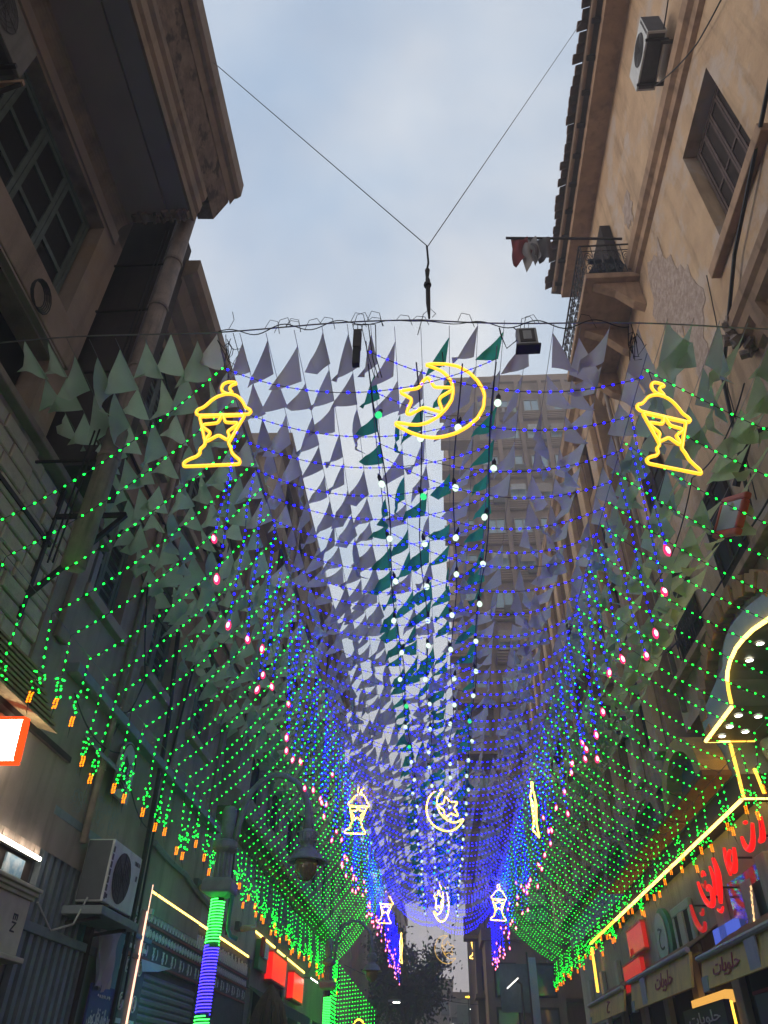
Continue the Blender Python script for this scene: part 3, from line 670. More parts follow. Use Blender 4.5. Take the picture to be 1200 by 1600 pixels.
for f in range(13):
    for k, x in enumerate((2.75, 4.9, 6.75, 8.6, 10.4)):
        q = (f*5+k*11) % 7; z = 5.6+f*3.02+1.0
        if q in (1, 4): MB().box(x-.55, x+.5, YD-.16, YD-.13, z+.45+.3*(q == 4), z+1.28).build('roller_blind', MATS['tower_blind'] if q == 1 else GREYL, bD)
        if q == 5:
            t_ = MB().box(x-.7, x+.7, YD-.5, YD-.13, z-.12, z-.06).build('ledge', PL_DB, bD)
            for c_ in range(4): MB().box(x-.6+.3*c_, x-.38+.3*c_, YD-.47, YD-.45, z-.55-.1*(c_ % 2), z-.08).build('washing', (CL_W, FL_R, DRAPE, CL_S)[(c_+f) % 4], t_)
for z, x0, x1 in ((1.2, 2.2, 4.6), (1.2, 5.2, 8)): MB().box(x0, x1, YD+.15, YD+.252, z-2.2, z+1.2).build('shop_opening', DARK, bD)
MB().box(1.6, 9, YD-1.4, YD+.24, 3.3, 3.45).build('street_canopy', PL_DB, bD)
MB().box(2.0, 4.9, YD-.02, YD+.24, 3.7, 4.7).build('shop_board', BOARD_P, bD)
# far low buildings, left of the sky gap
def far_block(name, label, x0, x1, y0, y1, h, m, rows, cols, roof=True):
    t = thing(name, label, 'building', ((x0+x1)/2, y0, GZ))
    MB().box(x0, x1, y0, y1, GZ, h).build('wall', m, t)
    MB().box(x0-.15, x1+.15, y0-.15, y1, h, h+.5).build('parapet', PL_DB, t)
    fm = MB().box(-.5, .5, -.06, .0, 0, 1.3).mesh('window', WOOD_D); pm = MB().box(-.42, .42, -.075, -.062, .08, 1.2).mesh('pane', GLASS)
    for r in range(rows):
        for c in range(cols):
            o = link('window', fm, t, (x0+(c+.5)*(x1-x0)/cols, y0-.002, 1.5+r*(h-2)/rows)); link('pane', pm, o)
    return t
far_block('far_building', 'dark flat roofed building at the end of the street behind the tree', -14, -3.2, 70, 82, 12.5, PL_B, 4, 6)
far_block('far_building', 'stepped dark building left of the far sky gap', -4.5, 1.2, 92, 102, 8.6, PL_B, 3, 4)
far_block('far_building', 'dark building with water tank right of the far sky gap', 3.2, 9, 60, 70, 7.3, PL_B, 3, 4)
far_block('far_building', 'low grey building with a sign under the far sky gap', .8, 5.6, 80, 88, 6.4, PL_G, 2, 4)
far_block('far_building', 'dark plastered house at the far end of the left shops', -9, -4.7, 45, 62, 11, PL_B, 4, 2)
hb = far_block('corner_house', 'dark low house with green shutter at the foot of the brown tower', 2.05, 5.4, 38.6, 41.2, 5.3, PL_DB, 2, 2)
MB().box(2.6, 3.9, 38.5, 38.59, 2.6, 4.4).build('shutter', SHUT_G, hb); MB().box(1.9, 5.3, 37.7, 38.6, 1.75, 1.9).build('awning', METAL, hb)
for k in range(5): MB().tube([(2.1+k*.6, 38.4, 5.8), (2.1+k*.6, 38.4, 6.2+.5*(k % 3))], .03, 5).build('roof_post', METAL, hb)
tk = thing('water_tank', 'small rooftop water tank on the dark far building', 'tank', (4.5, 62, 7.8))
MB().lathe([(.9, 0), (.95, .1), (.95, 1.5), (.5, 1.8), (.2, 1.85)], (4.5, 62, 7.8), 14).build('drum', GREY, tk)

# ------------------------------------------------------------------ far tree
def tree(label, x, y, h, cr, n, seed, lean=0):
    rnd = random.Random(seed)
    t = thing('street_tree', label, 'tree', (x, y, GZ))
    mb = MB(); top = Vector((x+lean, y, h*.55))
    mb.tube([(x, y, GZ), (x+.1, y, h*.2), (x+lean*.6, y, h*.4), top], [.32, .26, .2, .12], 8)
    tips = []
    for k in range(16):
        a = rnd.uniform(0, 6.28); s0 = Vector((x+lean*.5, y, h*rnd.uniform(.22, .5)))
        e = Vector((x+lean+cr*rnd.uniform(.35, .95)*math.cos(a), y+cr*rnd.uniform(.35, .95)*math.sin(a), h*rnd.uniform(.5, .98)))
        mid = s0.lerp(e, .5)+Vector((0, 0, .4)); mb.tube([s0, mid, e], [.10, .06, .02], 5); tips += [e, mid, s0.lerp(e, .75)]
    mb.build('trunk', BARK, t)
    lf = MB()
    for c in tips:
        q = rnd.uniform(.5, 1.25)
        for k in range(n):
            d = Vector((rnd.gauss(0, 1), rnd.gauss(0, 1), rnd.gauss(0, .8))); p = c+d*q*.55
            a = Vector((rnd.gauss(0,1), rnd.gauss(0,1), rnd.gauss(0,1))).normalized(); b = a.orthogonal().normalized(); s_ = rnd.uniform(.07, .17)
            lf.add([p-a*s_, p+b*s_*.6, p+a*s_, p-b*s_*.6], [(0,1,2,3)])
    lf.build('crown', LEAF, t)
tree('dark leafy tree against the pink far sky at the end of the street', -2.1, 52, 7.7, 2.9, 130, 5, .2)
tree('dark tree behind the left shops, lower than the one against the sky', -4.6, 58, 7.6, 3.2, 110, 8)
tree('small dark tree beside the road on the far right', 4.7, 56, 5.6, 1.8, 80, 9)

# smaller air conditioners and drain pipes on the further facades
for lab, a in (('small air conditioner beside the upper window of the dim brown building', (-4.93, -4.6, 12.85, 13.6, 9.3, 9.85, 1)),
               ('air conditioner on the tall dark block above the second balcony', (-4.54, -4.2, 20.0, 20.8, 9.4, 9.95, 1)), ('air conditioner low on the tall dark block', (-4.54, -4.2, 25.1, 25.9, 6.5, 7.05, 1)),
               ('air conditioner between pilasters of the striped building, lowest', (4.7, 5.04, 18.2, 18.95, 7.0, 7.5, -1)), ('air conditioner high between pilasters of the striped building', (4.7, 5.04, 22.4, 23.15, 12.4, 12.95, -1))):
    t_ = ac_unit('air_conditioner', lab, *a)
    MB().box(a[0], a[1], a[2]+.1, a[2]+.15, a[4]-.07, a[4]-.03).build('bracket', METAL, t_); MB().box(a[0], a[1], a[3]-.15, a[3]-.1, a[4]-.07, a[4]-.03).build('bracket', METAL, t_)
for lab, x, y, z0, z1 in (('rusty drainpipe between the windows of the dim brown building', -4.88, 10.55, 2.6, 11.3), ('dark drainpipe on the tall block left of its balconies', -4.47, 20.3, 5.0, 15.8)):
    t_ = thing('downpipe', lab, 'pipe', (x, y, z0)); MB().tube([(x, y, z0), (x, y, z1)], .055, 8).build('pipe', PIPE, t_, True)
    for q in range(4): MB().lathe([(.057, 0), (.07, .01), (.07, .06), (.057, .07)], (x, y, z0+1+q*2), 10).build('collar', PIPE, t_)

for lab, pts, r_, sg_ in (('loose cable looping across the upper dim brown wall', [(-4.7, 8.3, 10.4), (-4.75, 11.1, 10.2), (-4.75, 14.0, 10.4), (-4.7, 16.8, 10.2)], .011, .35),
                     ('cable bundle along the string course of the dim brown building', [(-4.84, 8.1, 8.2), (-4.84, 12, 8.15), (-4.84, 16.9, 8.2)], .025, .06),
                     ('thin cable hanging between the windows of the tall block', [(-4.4, 17.2, 7.9), (-4.4, 21, 7.6), (-4.4, 26, 7.8)], .012, .3),
                     ('cable crossing the tan wall behind the olive pennants', [(5.15, 8.4, 9.0), (5.15, 11.2, 9.4), (5.1, 14.6, 9.1)], .014, .3),
                     ('second cable crossing the tan wall, just above the ledge', [(5.2, 6.5, 7.5), (5.2, 10.0, 7.2), (5.15, 15.0, 7.6)], .018, .18)):
    cable('wall_cable', lab, pts, r_, sg_)

# ------------------------------------------------------------------ canopy geometry
ROW0, DROW, NROW = 5.40, 0.557, 56
XL, XR = -2.24, 2.34
def ZL(y): return 6.42+min(max(y-5.4, 0), 31)*.013
def ZR(y): return 6.06+min(max(y-5.4, 0), 31)*.006
XKL, ZKL, XKR, ZKR = -4.3, 4.2, 4.75, 4.2
C1X, C2X = -.62, .80
def para(a, b, sag, n):
    a, b = Vector(a), Vector(b); out = []
    for k in range(n+1):
        u = k/n; p = a.lerp(b, u); p.z -= sag*4*u*(1-u); out.append(p)
    return out
def walk(pts, step, start=.0):
    """points every step metres along a polyline, with directions"""
    out = []; acc = start
    for a, b in zip(pts, pts[1:]):
        d = (b-a).length; t = acc
        while t < d: out.append((a.lerp(b, t/d), b-a)); t += step
        acc = t-d
    return out
def bulbs_on(mb, pts, step, ln_, r, mi=0, jit=.0, start=.05):
    for p, d in walk(pts, step, start):
        if random.random() < .025: continue
        jj = random.uniform(.86, 1.14)
        if jit: p = p+Vector((random.uniform(-jit, jit), random.uniform(-jit, jit), random.uniform(-jit, jit)))
        mb.bulb(p, d+Vector((0, 0, random.uniform(-.15, .15)*d.length)), ln_*jj, r*jj, mi)

ORD = 'first second third fourth fifth sixth seventh eighth ninth tenth eleventh twelfth thirteenth fourteenth fifteenth sixteenth seventeenth eighteenth nineteenth twentieth'.split()
CORD = mat('garland_cord', (.03, .045, .03), (.02, .03, .025), rough=.5)
CORDB = mat('garland_cord_blue_lit', (.02, .02, .14), (.015, .015, .08), rough=.4)  # blue glow of the bulbs tinted into the cord colour
def green_garland(k, side):
    y = ROW0+k*DROW+random.uniform(-.03, .03)
    if side < 0: a, b = Vector((XL, y, ZL(y))), Vector((XKL+random.uniform(-.03, .03), y, ZKL+random.uniform(-.03, .03)))
    else: a, b = Vector((XR, y, ZR(y))), Vector((XKR+random.uniform(-.03, .03), y, ZKR+random.uniform(-.03, .03)))
    dl = random.uniform(.45, .86) if side < 0 else random.uniform(.32, .70)
    c = b+Vector((random.uniform(-.05, .1)*-side, random.uniform(-.03, .03), -dl))
    span = para(a, b, random.uniform(.17, .27), 14); drop = para(b, c, 0, 3)
    lab = ('farther string of green fairy lights sloping to the left buildings, beyond the twelfth' if side < 0 else
           'farther string of green fairy lights sloping to the right buildings, beyond the twelfth')
    if k < 12: lab = ('nearest' if k == 0 else ORD[k])+' string of green fairy lights from the front on the '+('left' if side < 0 else 'right')+' side'
    t = thing('light_garland', lab, 'fairy lights', a, 'green light strings, left side' if side < 0 else 'green light strings, right side')
    end = c+Vector((random.uniform(-.03, .03), 0, -.42))
    mb = MB(); mb.tube(span+drop[1:], .0045, 3, caps=False)
    # knotted tuft of loops
    kn = [c+Vector((random.gauss(0, .030), random.gauss(0, .024), -.28*u+random.uniform(-.02, .02))) for u in [i/11 for i in range(12)]]
    mb.tube([c]+kn+[end+Vector((0, 0, .12))], .005, 3, caps=False)
    mb.tube([end, end+Vector((-.03*side*random.uniform(-1, 1.5), 0, -.13))], [.006, .002], 4)
    mb.build('cord', CORD, t)
    gb = MB(); bulbs_on(gb, span, .108, .036, .0100); bulbs_on(gb, drop, .112, .036, .0100, 0, 0, .1)
    for p in kn:
        for _ in range(1): gb.bulb(p+Vector((random.gauss(0, .02), random.gauss(0, .02), random.gauss(0, .02))), (random.gauss(0,1), random.gauss(0,1), 1), .030, .0105)
    stuff(gb.build('bulbs', E_G, t))
    ob = MB()
    for q in range(5):
        for dx in (-.016, .016): ob.bulb(end+Vector((dx, random.uniform(-.01, .01), .02+q*.026)), (.3, 0, 1), .028, .0125)
    ob.build('orange_tip', E_O, t)
for k in range(NROW):
    green_garland(k, -1); green_garland(k, 1)

def blue_garland(k, side):
    y = ROW0+k*DROW+.08+random.uniform(-.06, .06)
    if side < 0: a, b = Vector((XL, y, ZL(y)-.05)), Vector((C2X, y+random.uniform(-.2, .2), 6.28-.004*k)); lab = 'farther string of blue fairy lights on the left half, beyond the twelfth'
    else: a, b = Vector((C1X, y+random.uniform(-.2, .2), 6.45-.006*k)), Vector((XR, y, ZR(y)-.05)); lab = 'farther string of blue fairy lights on the right half, beyond the twelfth'
    if k < 12: lab = ('nearest' if k == 0 else ORD[k])+' sagging string of blue fairy lights from the front, '+('left' if side < 0 else 'right')+' half'
    pts = para(a, b, random.uniform(.36, .50)+.0085*k, 16)
    t = thing('light_garland', lab, 'fairy lights', a, 'blue light strings, left half' if side < 0 else 'blue light strings, right half')
    MB().tube(pts, .0052, 3, caps=False).build('cord', CORDB, t)
    gb = MB(); bulbs_on(gb, pts, .114, .042, .0122); stuff(gb.build('bulbs', E_B, t))
for k in range(NROW):
    blue_garland(k, -1); blue_garland(k, 1)

# hanging blue drops with a pink bulb
pk_s = MB().lathe([(.004, -.055), (.026, -.04), (.038, -.012), (.036, .018), (.02, .045), (.012, .06)], n=10).mesh('pink_bulb', E_P2, True)
pk_c = MB().lathe([(.004, -.045), (.02, -.03), (.027, -.01), (.024, .012), (.01, .03)], n=8).mesh('glowing_core', E_P, True)
pk_m = MB().lathe([(.002, -.05), (.03, -.035), (.041, -.008), (.038, .02), (.02, .046)], n=10).mesh('glowing_core', E_P, True)
def blue_drop(i, side, y):
    x = (XL-.03 if side < 0 else XR+.03)+random.uniform(-.10, .10)
    z0 = (ZL(y) if side < 0 else ZR(y))-.02; ln_ = random.uniform(1.65, 2.35) if random.random() < .85 else random.uniform(1.1, 1.7)
    a = Vector((x, y, z0)); b = a+Vector((random.uniform(-.12, .12), random.uniform(-.08, .08), -ln_))
    t = thing('light_drop', (('nearest' if i == 0 else ORD[i])+' hanging blue light string with a pink end bulb, counted from the front, '+('left wire' if side < 0 else 'right wire') if i < 12 else 'farther hanging blue light string with a pink end bulb, beyond the twelfth, '+('left wire' if side < 0 else 'right wire')), 'fairy lights', a,
              'blue drops with pink bulbs, left wire' if side < 0 else 'blue drops with pink bulbs, right wire')
    pts = para(a, b, 0, 4)
    for p in pts[1:-1]: p.x += random.uniform(-.03, .03); p.y += random.uniform(-.03, .03)
    MB().tube(pts, .0045, 3, caps=False).build('cord', CORDB, t)
    gb = MB(); bulbs_on(gb, pts, .115, .037, .0118); stuff(gb.build('bulbs', E_B, t))
    o = link('pink_bulb', pk_s, t, b+Vector((0, 0, -.06))); o.rotation_euler = (random.uniform(-.3, .3), random.uniform(-.3, .3), 0)
    c = link('glowing_core', pk_c, o); o.scale = (.88, .88, 1.1); c.location = (0, -.018, .004)
for side in (-1, 1):
    y = 6.1
    i = 0
    while y < 48:
        blue_drop(i, side, y); i += 1
        y += DROW*random.uniform(.75, 1.25)*(1 if y < 20 else .8 if y < 34 else .62)

# longitudinal carrier wires
for nm, x, z0, z1, lab in (('carrier_wire', XL, 6.44, 6.85, 'long steel wire over the left side that carries the light strings'),
                           ('carrier_wire', XR, 6.08, 6.27, 'long steel wire over the right side that carries the light strings'),
                           ('carrier_wire', C1X, 6.47, 6.47, 'long steel wire left of the street middle that carries the light strings'),
                           ('carrier_wire', C2X, 6.30, 6.30, 'long steel wire right of the street middle that carries the light strings'),
                           ('carrier_wire', XKL, 4.22, 4.22, 'thin wire along the left buildings where the green strings bend down'),
                           ('carrier_wire', XKR, 4.22, 4.22, 'thin wire along the right shops where the green strings bend down')):
    tag(MB().tube([(x, 5.2 if abs(x) < 3 else 3, z0), (x, 49 if abs(x) < 3 else 37, z1)], .006, 4).build(nm, STEEL), lab, 'wire')

# ------------------------------------------------------------------ pennant strings
def pennant(seed):
    rnd = random.Random(seed); Lg, Wd = rnd.uniform(.47, .53), rnd.uniform(.29, .39)
    curl = rnd.uniform(-1.25, .75); wave = rnd.uniform(.01, .07); ph = rnd.uniform(0, 6); tipy = rnd.uniform(.85, 1.2); n = 6
    vs = []; idx = {}
    for j in range(n+1):
        for i in range(n+1-j):
            v = j/n; u = i/max(1, n-j) if n-j else .5
            yy = Lg*u*(1-v)+Lg*tipy*v; d = Wd*v; a = curl*v*.9+wave*8*math.sin(ph+u*3)*v
            idx[(i, j)] = len(vs); vs.append((-math.sin(a)*d, yy, -math.cos(a)*d+wave*math.sin(ph+u*5)*v))
    fs = []
    for j in range(n):
        for i in range(n-j):
            fs.append((idx[(i, j)], idx[(i+1, j)], idx[(i, j+1)]))
            if i+1 < n-j: fs.append((idx[(i+1, j)], idx[(i+1, j+1)], idx[(i, j+1)]))
    return vs, fs
PEN = [pennant(100+i) for i in range(14)]
PM = {}
def pen_mesh(i, m):
    if (i, m.name) not in PM:
        me = MB().add(*PEN[i]).mesh('pennant', m, True); PM[(i, m.name)] = me
    return PM[(i, m.name)]
PCNT = {}
xs = [-4.66+.292*k for k in range(32)]
for c, x in enumerate(xs):
    rnd = random.Random(c*7+1); sgn = -1 if c in (21, 22, 24, 25, 27, 29) else 1
    teal = any(abs(x-t_) < .147 for t_ in (-.48, .40, .76))
    if x < -2.35: col, lab, grp = CL_S, 'string of sage green pennants over the left side of the street', 'sage pennant strings, left side'
    elif x > 3.5: col, lab, grp = CL_Y, 'string of olive green pennants over the shops on the right', 'olive pennant strings, right side'
    elif x > 2.5: col, lab, grp = CL_S, 'string of sage green pennants just right of the right light wire', 'sage pennant strings, right side'
    elif teal: col, lab, grp = CL_T, 'string of dark teal green pennants over the middle of the street', 'teal pennant strings'
    else: col, lab, grp = CL_W, 'string of greyish white pennants over the middle of the street', 'white pennant strings'
    PCNT[grp] = PCNT.get(grp, 0)+1
    lab = {'sage pennant strings, left side': '%s of the sage green pennant strings over the left side, counted from the left', 'white pennant strings': '%s of the greyish white pennant strings over the street, counted from the left',
           'teal pennant strings': '%s of the dark teal pennant strings over the street, counted from the left', 'sage pennant strings, right side': '%s of the sage green pennant strings right of the right light wire',
           'olive pennant strings, right side': '%s of the olive green pennant strings over the right shops, from the left'}[grp] % ORD[PCNT[grp]-1]
    z0 = 6.72-.02*abs(x)-(.03*x)
    y1 = 37.5 if abs(x) < 2.6 else (30 if x < 0 else 33)
    t = thing('pennant_string', lab, 'pennants', (x, 5.2, z0), grp)
    cpts = [(x+.03*math.sin(y*.35+c), y, z0+.05*math.sin(y*.23+c)) for y in [5.2+(y1-5.2)*q/40 for q in range(41)]]
    MB().tube(cpts, .004, 3, caps=False).build('cord', STEEL, t)
    far = MB(); y = 5.22+rnd.uniform(0, .25); q = 0
    while y < y1-.5:
        base = {-1: rnd.uniform(45, 105), 0: sgn*rnd.uniform(38, 72), 1: sgn*rnd.uniform(36, 76)}[-1 if x < -2.3 else 1 if x > 1.6 else 0]
        i = rnd.randrange(len(PEN)); m = col
        if col is CL_T and rnd.random() < .12: m = CL_W
        if col is CL_W and abs(x+.13) < .18 and rnd.random() < .4: m = CL_T
        p = Vector((x+.03*math.sin(y*.35+c), y, z0+.05*math.sin(y*.23+c)-.006))
        Rm = Matrix.Rotation(math.radians(base), 4, 'Y'); s_ = rnd.uniform(.9, 1.12)*(1.2 if abs(x) > 2.3 else 1.0)*(1.32 if y > 15 else 1.14 if y > 9 else .97)*(.86 if col is CL_T else 1)
        if rnd.random() > .05:
            if q < 30:
                o = link('pennant', pen_mesh(i, m), t, p); o.rotation_euler = (rnd.uniform(-.06, .06), math.radians(base), rnd.uniform(-.1, .1)); o.scale = (s_, s_, s_)
            else:
                far.add([p+Rm @ (Vector(v)*s_) for v in PEN[i][0]], PEN[i][1])
        y += rnd.uniform(.555, .615); q += 1
    if far.v: stuff(far.build('pennants', col, t, True))

# ------------------------------------------------------------------ round bulb strings
gl_s = MB().lathe([(.005, -.06), (.035, -.05), (.052, -.022), (.055, .0), (.048, .026), (.028, .046), (.018, .055)], n=12); gl_s.v = [(a*.75, b*.75, c*.8) for a, b, c in gl_s.v]
gl_w = gl_s.mesh('globe', E_W, True); gl_t = gl_s.mesh('globe', E_WT, True)
sk = MB().lathe([(.02, .05), (.026, .055), (.026, .11), (.018, .125), (.005, .16)], n=10).mesh('socket', CABLE)
for x, z, ph, lab in ((-.55, 6.0, .2, 'string of round white bulbs, leftmost of the four along the street'), (-.08, 6.0, .7, 'string of round white bulbs, second of the four from the left'),
                      (.385, 5.95, .4, 'string of round white bulbs, third of the four from the left'), (.80, 5.95, .0, 'string of round white bulbs, rightmost of the four along the street')):
    t = thing('bulb_string', lab, 'bulb string', (x, 5.3, z+.16), 'round bulb strings along the street')
    pts = []; y = 5.25
    while y < 37:
        pts.append(Vector((x+.04*math.sin(y*1.3+x*4), y, z+.17+.03*math.sin(y*2+ph)))); y += .5
    MB().tube(pts, .008, 4, caps=False).build('cord', CABLE, t)
    y = 5.75+ph*.8
    while y < 37:
        o = link('globe', gl_t if random.random() < .13 else gl_w, t, (x+random.uniform(-.05, .05), y, z+random.uniform(-.05, .05))); o.rotation_euler = (random.uniform(-.4, .4), random.uniform(-.4, .4), 0)
        link('socket', sk, o); y += random.uniform(1.0, 1.3)

# ------------------------------------------------------------------ front wire, supports, boxes
fw = thing('front_wire', 'tangled steel wire across the street that the nearest pennants hang from', 'wire', (0, 5.2, 6.6))
def fz(x): return 6.80-.06*abs(x)-.045*x-.03*math.sin(x*2)
xs_ = [-5+.25*k for k in range(42)]
MB().tube([(x, 5.2, fz(x)) for x in xs_], .009, 5).build('wire', STEEL, fw)
MB().tube([(x, 5.2+.03*math.sin(x*9), fz(x)-.02+.035*math.sin(x*11)) for x in [-2.3+.05*k for k in range(92)]], .007, 4).build('twisted_wire', CABLE, fw)
for k in range(16):
    x = random.uniform(-2.2, 2.2); h = random.uniform(.08, .28); d = random.choice((-1, 1))
    MB().tube([(x, 5.2, fz(x)), (x+d*.05, 5.19, fz(x)+h*.6), (x+d*.14, 5.2, fz(x)+h*.5), (x+d*.18, 5.2, fz(x)-.1)], .004, 4).build('wire_end', CABLE, fw)
for x in (-2.2, 2.3):
    mb = MB()
    for k in range(7):
        p = [Vector((x+random.gauss(0, .03)+.04*math.sin(k), 5.25+random.uniform(-.05, .25), fz(x)-.32*u+random.gauss(0, .03))) for u in (0, .25, .5, .75, 1)]; mb.tube(p, .0045, 4)
    mb.build('cable_tangle', CABLE, fw)
MB().tube([(-2.2,5.2,6.78),(-2.16,5.2,6.95),(-2.20,5.2,7.1)], .004, 4).build('wire_end', CABLE, fw)
hk = thing('support_cable', 'forked steel cable with a turnbuckle that holds up the middle of the front wire', 'cable', (.08, 5.2, 6.8))
MB().tube([(.10, 5.2, 8.25), (-3.28, 4.78, 13.2)], .0065, 6).build('cable', STEEL, hk)
MB().tube([(.10, 5.2, 8.25), (4.28, 7.4, 21.5)], .0065, 6).build('cable', STEEL, hk)
MB().tube([(.09, 5.2, 8.25), (.10, 5.2, 7.9), (.08, 5.2, 7.75)], .014, 6).build('hook', CABLE, hk)
MB().tube([(.085, 5.2, 7.75), (.08, 5.2, 7.6), (.085, 5.2, 7.55), (.08, 5.2, 7.1), (.085, 5.2, 6.82)], [.03, .02, .028, .026, .012], 8).build('turnbuckle', METAL, hk)
MB().lathe([(.02, 0), (.045, .01), (.045, .05), (.02, .06)], (.08, 5.2, 7.42), 8).build('shackle', METAL, hk)
MB().tube([(.12, 5.2, 6.84), (.16, 5.2, 6.9), (.1, 5.2, 7.0), (.02, 5.2, 6.9), (-.05, 5.25, 6.6)], .005, 4).build('wire_end', CABLE, hk)
bx = thing('power_box', 'black power adapter box hanging from the front wire left of the crescent', 'box', (-.72, 5.25, 6.2))
MB().box(-.77, -.68, 5.22, 5.30, 6.42, 6.72).build('casing', ACD, bx, bevel=.01); MB().box(-.765, -.685, 5.225, 5.295, 6.14, 6.415).build('lower_casing', CABLE, bx, bevel=.01)
for dx in (-.04, 0, .04): MB().tube([(-.725+dx, 5.26, 6.72), (-.725+dx*1.5, 5.22, 6.8), (-.6+dx*2, 5.2, 6.75), (-.55+dx, 5.3, 6.3), (-.5+dx, 5.5, 6.2)], .006, 4).build('cable', CABLE, bx)
fl = thing('floodlight_box', 'grey floodlight box fixed to the front wire right of the crescent', 'box', (1.12, 5.2, 6.3))
MB().box(1.02, 1.24, 5.16, 5.27, 6.26, 6.54).build('casing', GREYL, fl, bevel=.015); MB().box(1.05, 1.21, 5.15, 5.162, 6.30, 6.50).build('lens', ACD, fl)
MB().box(1.00, 1.26, 5.15, 5.28, 6.235, 6.262).build('rim', METAL, fl); MB().box(1.085, 1.175, 5.145, 5.152, 6.33, 6.47).build('reflector', GREYL, fl)
MB().tube([(1.04, 5.2, 6.54), (1.0, 5.2, 6.6)], .008, 4).build('clamp', METAL, fl); MB().tube([(1.04, 5.2, 6.4), (.9, 5.2, 6.25), (.86, 5.2, 6.45), (.85, 5.2, 6.6)], .008, 4).build('cable', CABLE, fl)

# ------------------------------------------------------------------ neon lanterns and crescents
def smooth_closed(pts, q=3, closed=True):
    """round the corners of a polyline"""
    out = []; n = len(pts)
    for i in range(n):
        p = Vector(pts[i]).to_3d()
        if not closed and i in (0, n-1): out.append(p); continue
        a = Vector(pts[i-1]).to_3d(); b = Vector(pts[(i+1) % n]).to_3d()
        da, db = (a-p), (b-p); r = min(.03, da.length*.42, db.length*.42)
        pa, pb = p+da.normalized()*r, p+db.normalized()*r
        for k in range(q+1):
            u = k/q; out.append((1-u)**2*pa+2*u*(1-u)*p+u*u*pb)
    return out
def px2(pts, cx, cyy, sx, sy): return [((x-cx)/sx, 0, (cyy-y)/sy) for x, y in pts]
LAN = dict(
    dome=px2([(928,500),(912,490),(918,470),(945,462),(965,445),(985,425),(1010,410),(1045,400),(1080,402),(1105,412),(1125,430),(1140,452),(1150,475),(1172,488),(1180,500),(1168,512)], 1030, 745, 440, 320),
    brim=px2([(928,500),(1168,512)], 1030, 745, 440, 320),
    glass=px2([(932,508),(952,575),(970,638),(966,650),(948,664),(950,684),(935,697),(905,706),(880,720),(880,738),(1000,742),(1135,746),(1136,728),(1112,708),(1096,690),(1090,665),(1078,645),(1086,632),(1118,572),(1150,516)], 1030, 745, 440, 320),
    star=px2([(1040,505),(1022,545),(955,547),(952,560),(992,590),(975,615),(972,632),(1030,603),(1075,632),(1082,612),(1070,590),(1116,560),(1114,550),(1058,545),(1044,505)], 1030, 745, 440, 320),
    crescent=px2([(1078,398),(1062,400),(1035,388),(1026,368),(1035,345),(1060,335),(1095,340),(1100,350),(1085,352),(1070,362),(1068,376),(1082,392)], 1030, 745, 440, 320))
MOON = dict(
    crescent=px2([(600,402),(650,394),(760,402),(850,425),(930,480),(985,545),(1015,610),(1025,655),(1008,745),(960,820),(880,880),(800,920),(720,940),(640,947),(560,935),(480,905),(410,868),(376,845),(382,832),(420,838),(480,850),(540,854),(600,842),(680,800),(740,745),(785,680),(800,615),(795,555),(765,500),(720,455),(660,425)], 700, 947, 690, 490),
    star=px2([(612,502),(630,520),(662,582),(790,588),(795,606),(700,660),(692,690),(712,755),(700,768),(600,735),(570,732),(480,778),(455,770),(465,735),(492,680),(488,660),(418,618),(414,600),(545,584),(580,530)], 700, 947, 690, 490))
def neon(shape_, name, label, cat, loc, rz=0.0, rx=0.0, ry=0.0, sc=1.0, r=.019, flip=False, m=None, group=None):
    t = thing(name, label, cat, loc, group)
    M_ = Matrix.Translation(loc) @ Matrix.Rotation(rz, 4, 'Z') @ Matrix.Rotation(rx, 4, 'X') @ Matrix.Rotation(ry, 4, 'Y') @ Matrix.Diagonal(((-sc if flip else sc), sc, sc, 1))
    for pn, pts in shape_.items():
        cl = pn != 'brim'
        if pn == 'dome': cl = False
        sp = smooth_closed(pts, 3, cl)
        MB().tube([M_ @ p for p in sp], r*sc, 6, closed=cl).build(pn, m or E_Y, t, True)
        MB().tube([M_ @ (p+Vector((0, -.012, 0))) for p in sp], r*sc*.45, 4, closed=cl).build(pn+'_core', E_YC, t, True)
    zt = max(p[2] for pts in shape_.values() for p in pts)
    MB().tube([M_ @ Vector((.06, .03, zt*.98)), M_ @ Vector((.05, .03, zt+.22))], .006, 4).build('hanger', CABLE, t)
    MB().tube([M_ @ Vector((-.16, .035, zt*.3)), M_ @ Vector((.2, .035, zt*.3))], .006, 4).build('rod', STEEL, t)
    return t
neon(LAN, 'neon_lantern', 'large yellow neon lantern with a star, under the left end of the front wire', 'lantern light', (-2.17, 5.6, 5.06), rz=.05, ry=-.10, group='yellow neon lanterns')
neon(LAN, 'neon_lantern', 'large yellow neon lantern tilting left, by the tan building in the front row', 'lantern light', (2.48, 5.6, 4.80), rz=.30, ry=-.02, group='yellow neon lanterns')
neon(MOON, 'neon_crescent', 'large yellow neon crescent opening left around a star, nearest in the street', 'crescent light', (.17, 5.42, 5.18), rz=.0, ry=0, group='yellow neon crescents')
neon(LAN, 'neon_lantern', 'yellow neon lantern above the curved street lamp, second row', 'lantern light', (-2.22, 21.6, 5.55), m=E_YF, r=.021, group='yellow neon lanterns')
neon(MOON, 'neon_crescent', 'yellow neon crescent opening right with a star, second row', 'crescent light', (.33, 21.0, 5.45), flip=True, ry=-.2, m=E_YF, r=.021, group='yellow neon crescents')
neon(LAN, 'neon_lantern', 'yellow neon lantern turned edge on so it reads as a bar, second row right', 'lantern light', (2.42, 19.0, 4.85), rz=R(70), m=E_YF, r=.021, group='yellow neon lanterns')
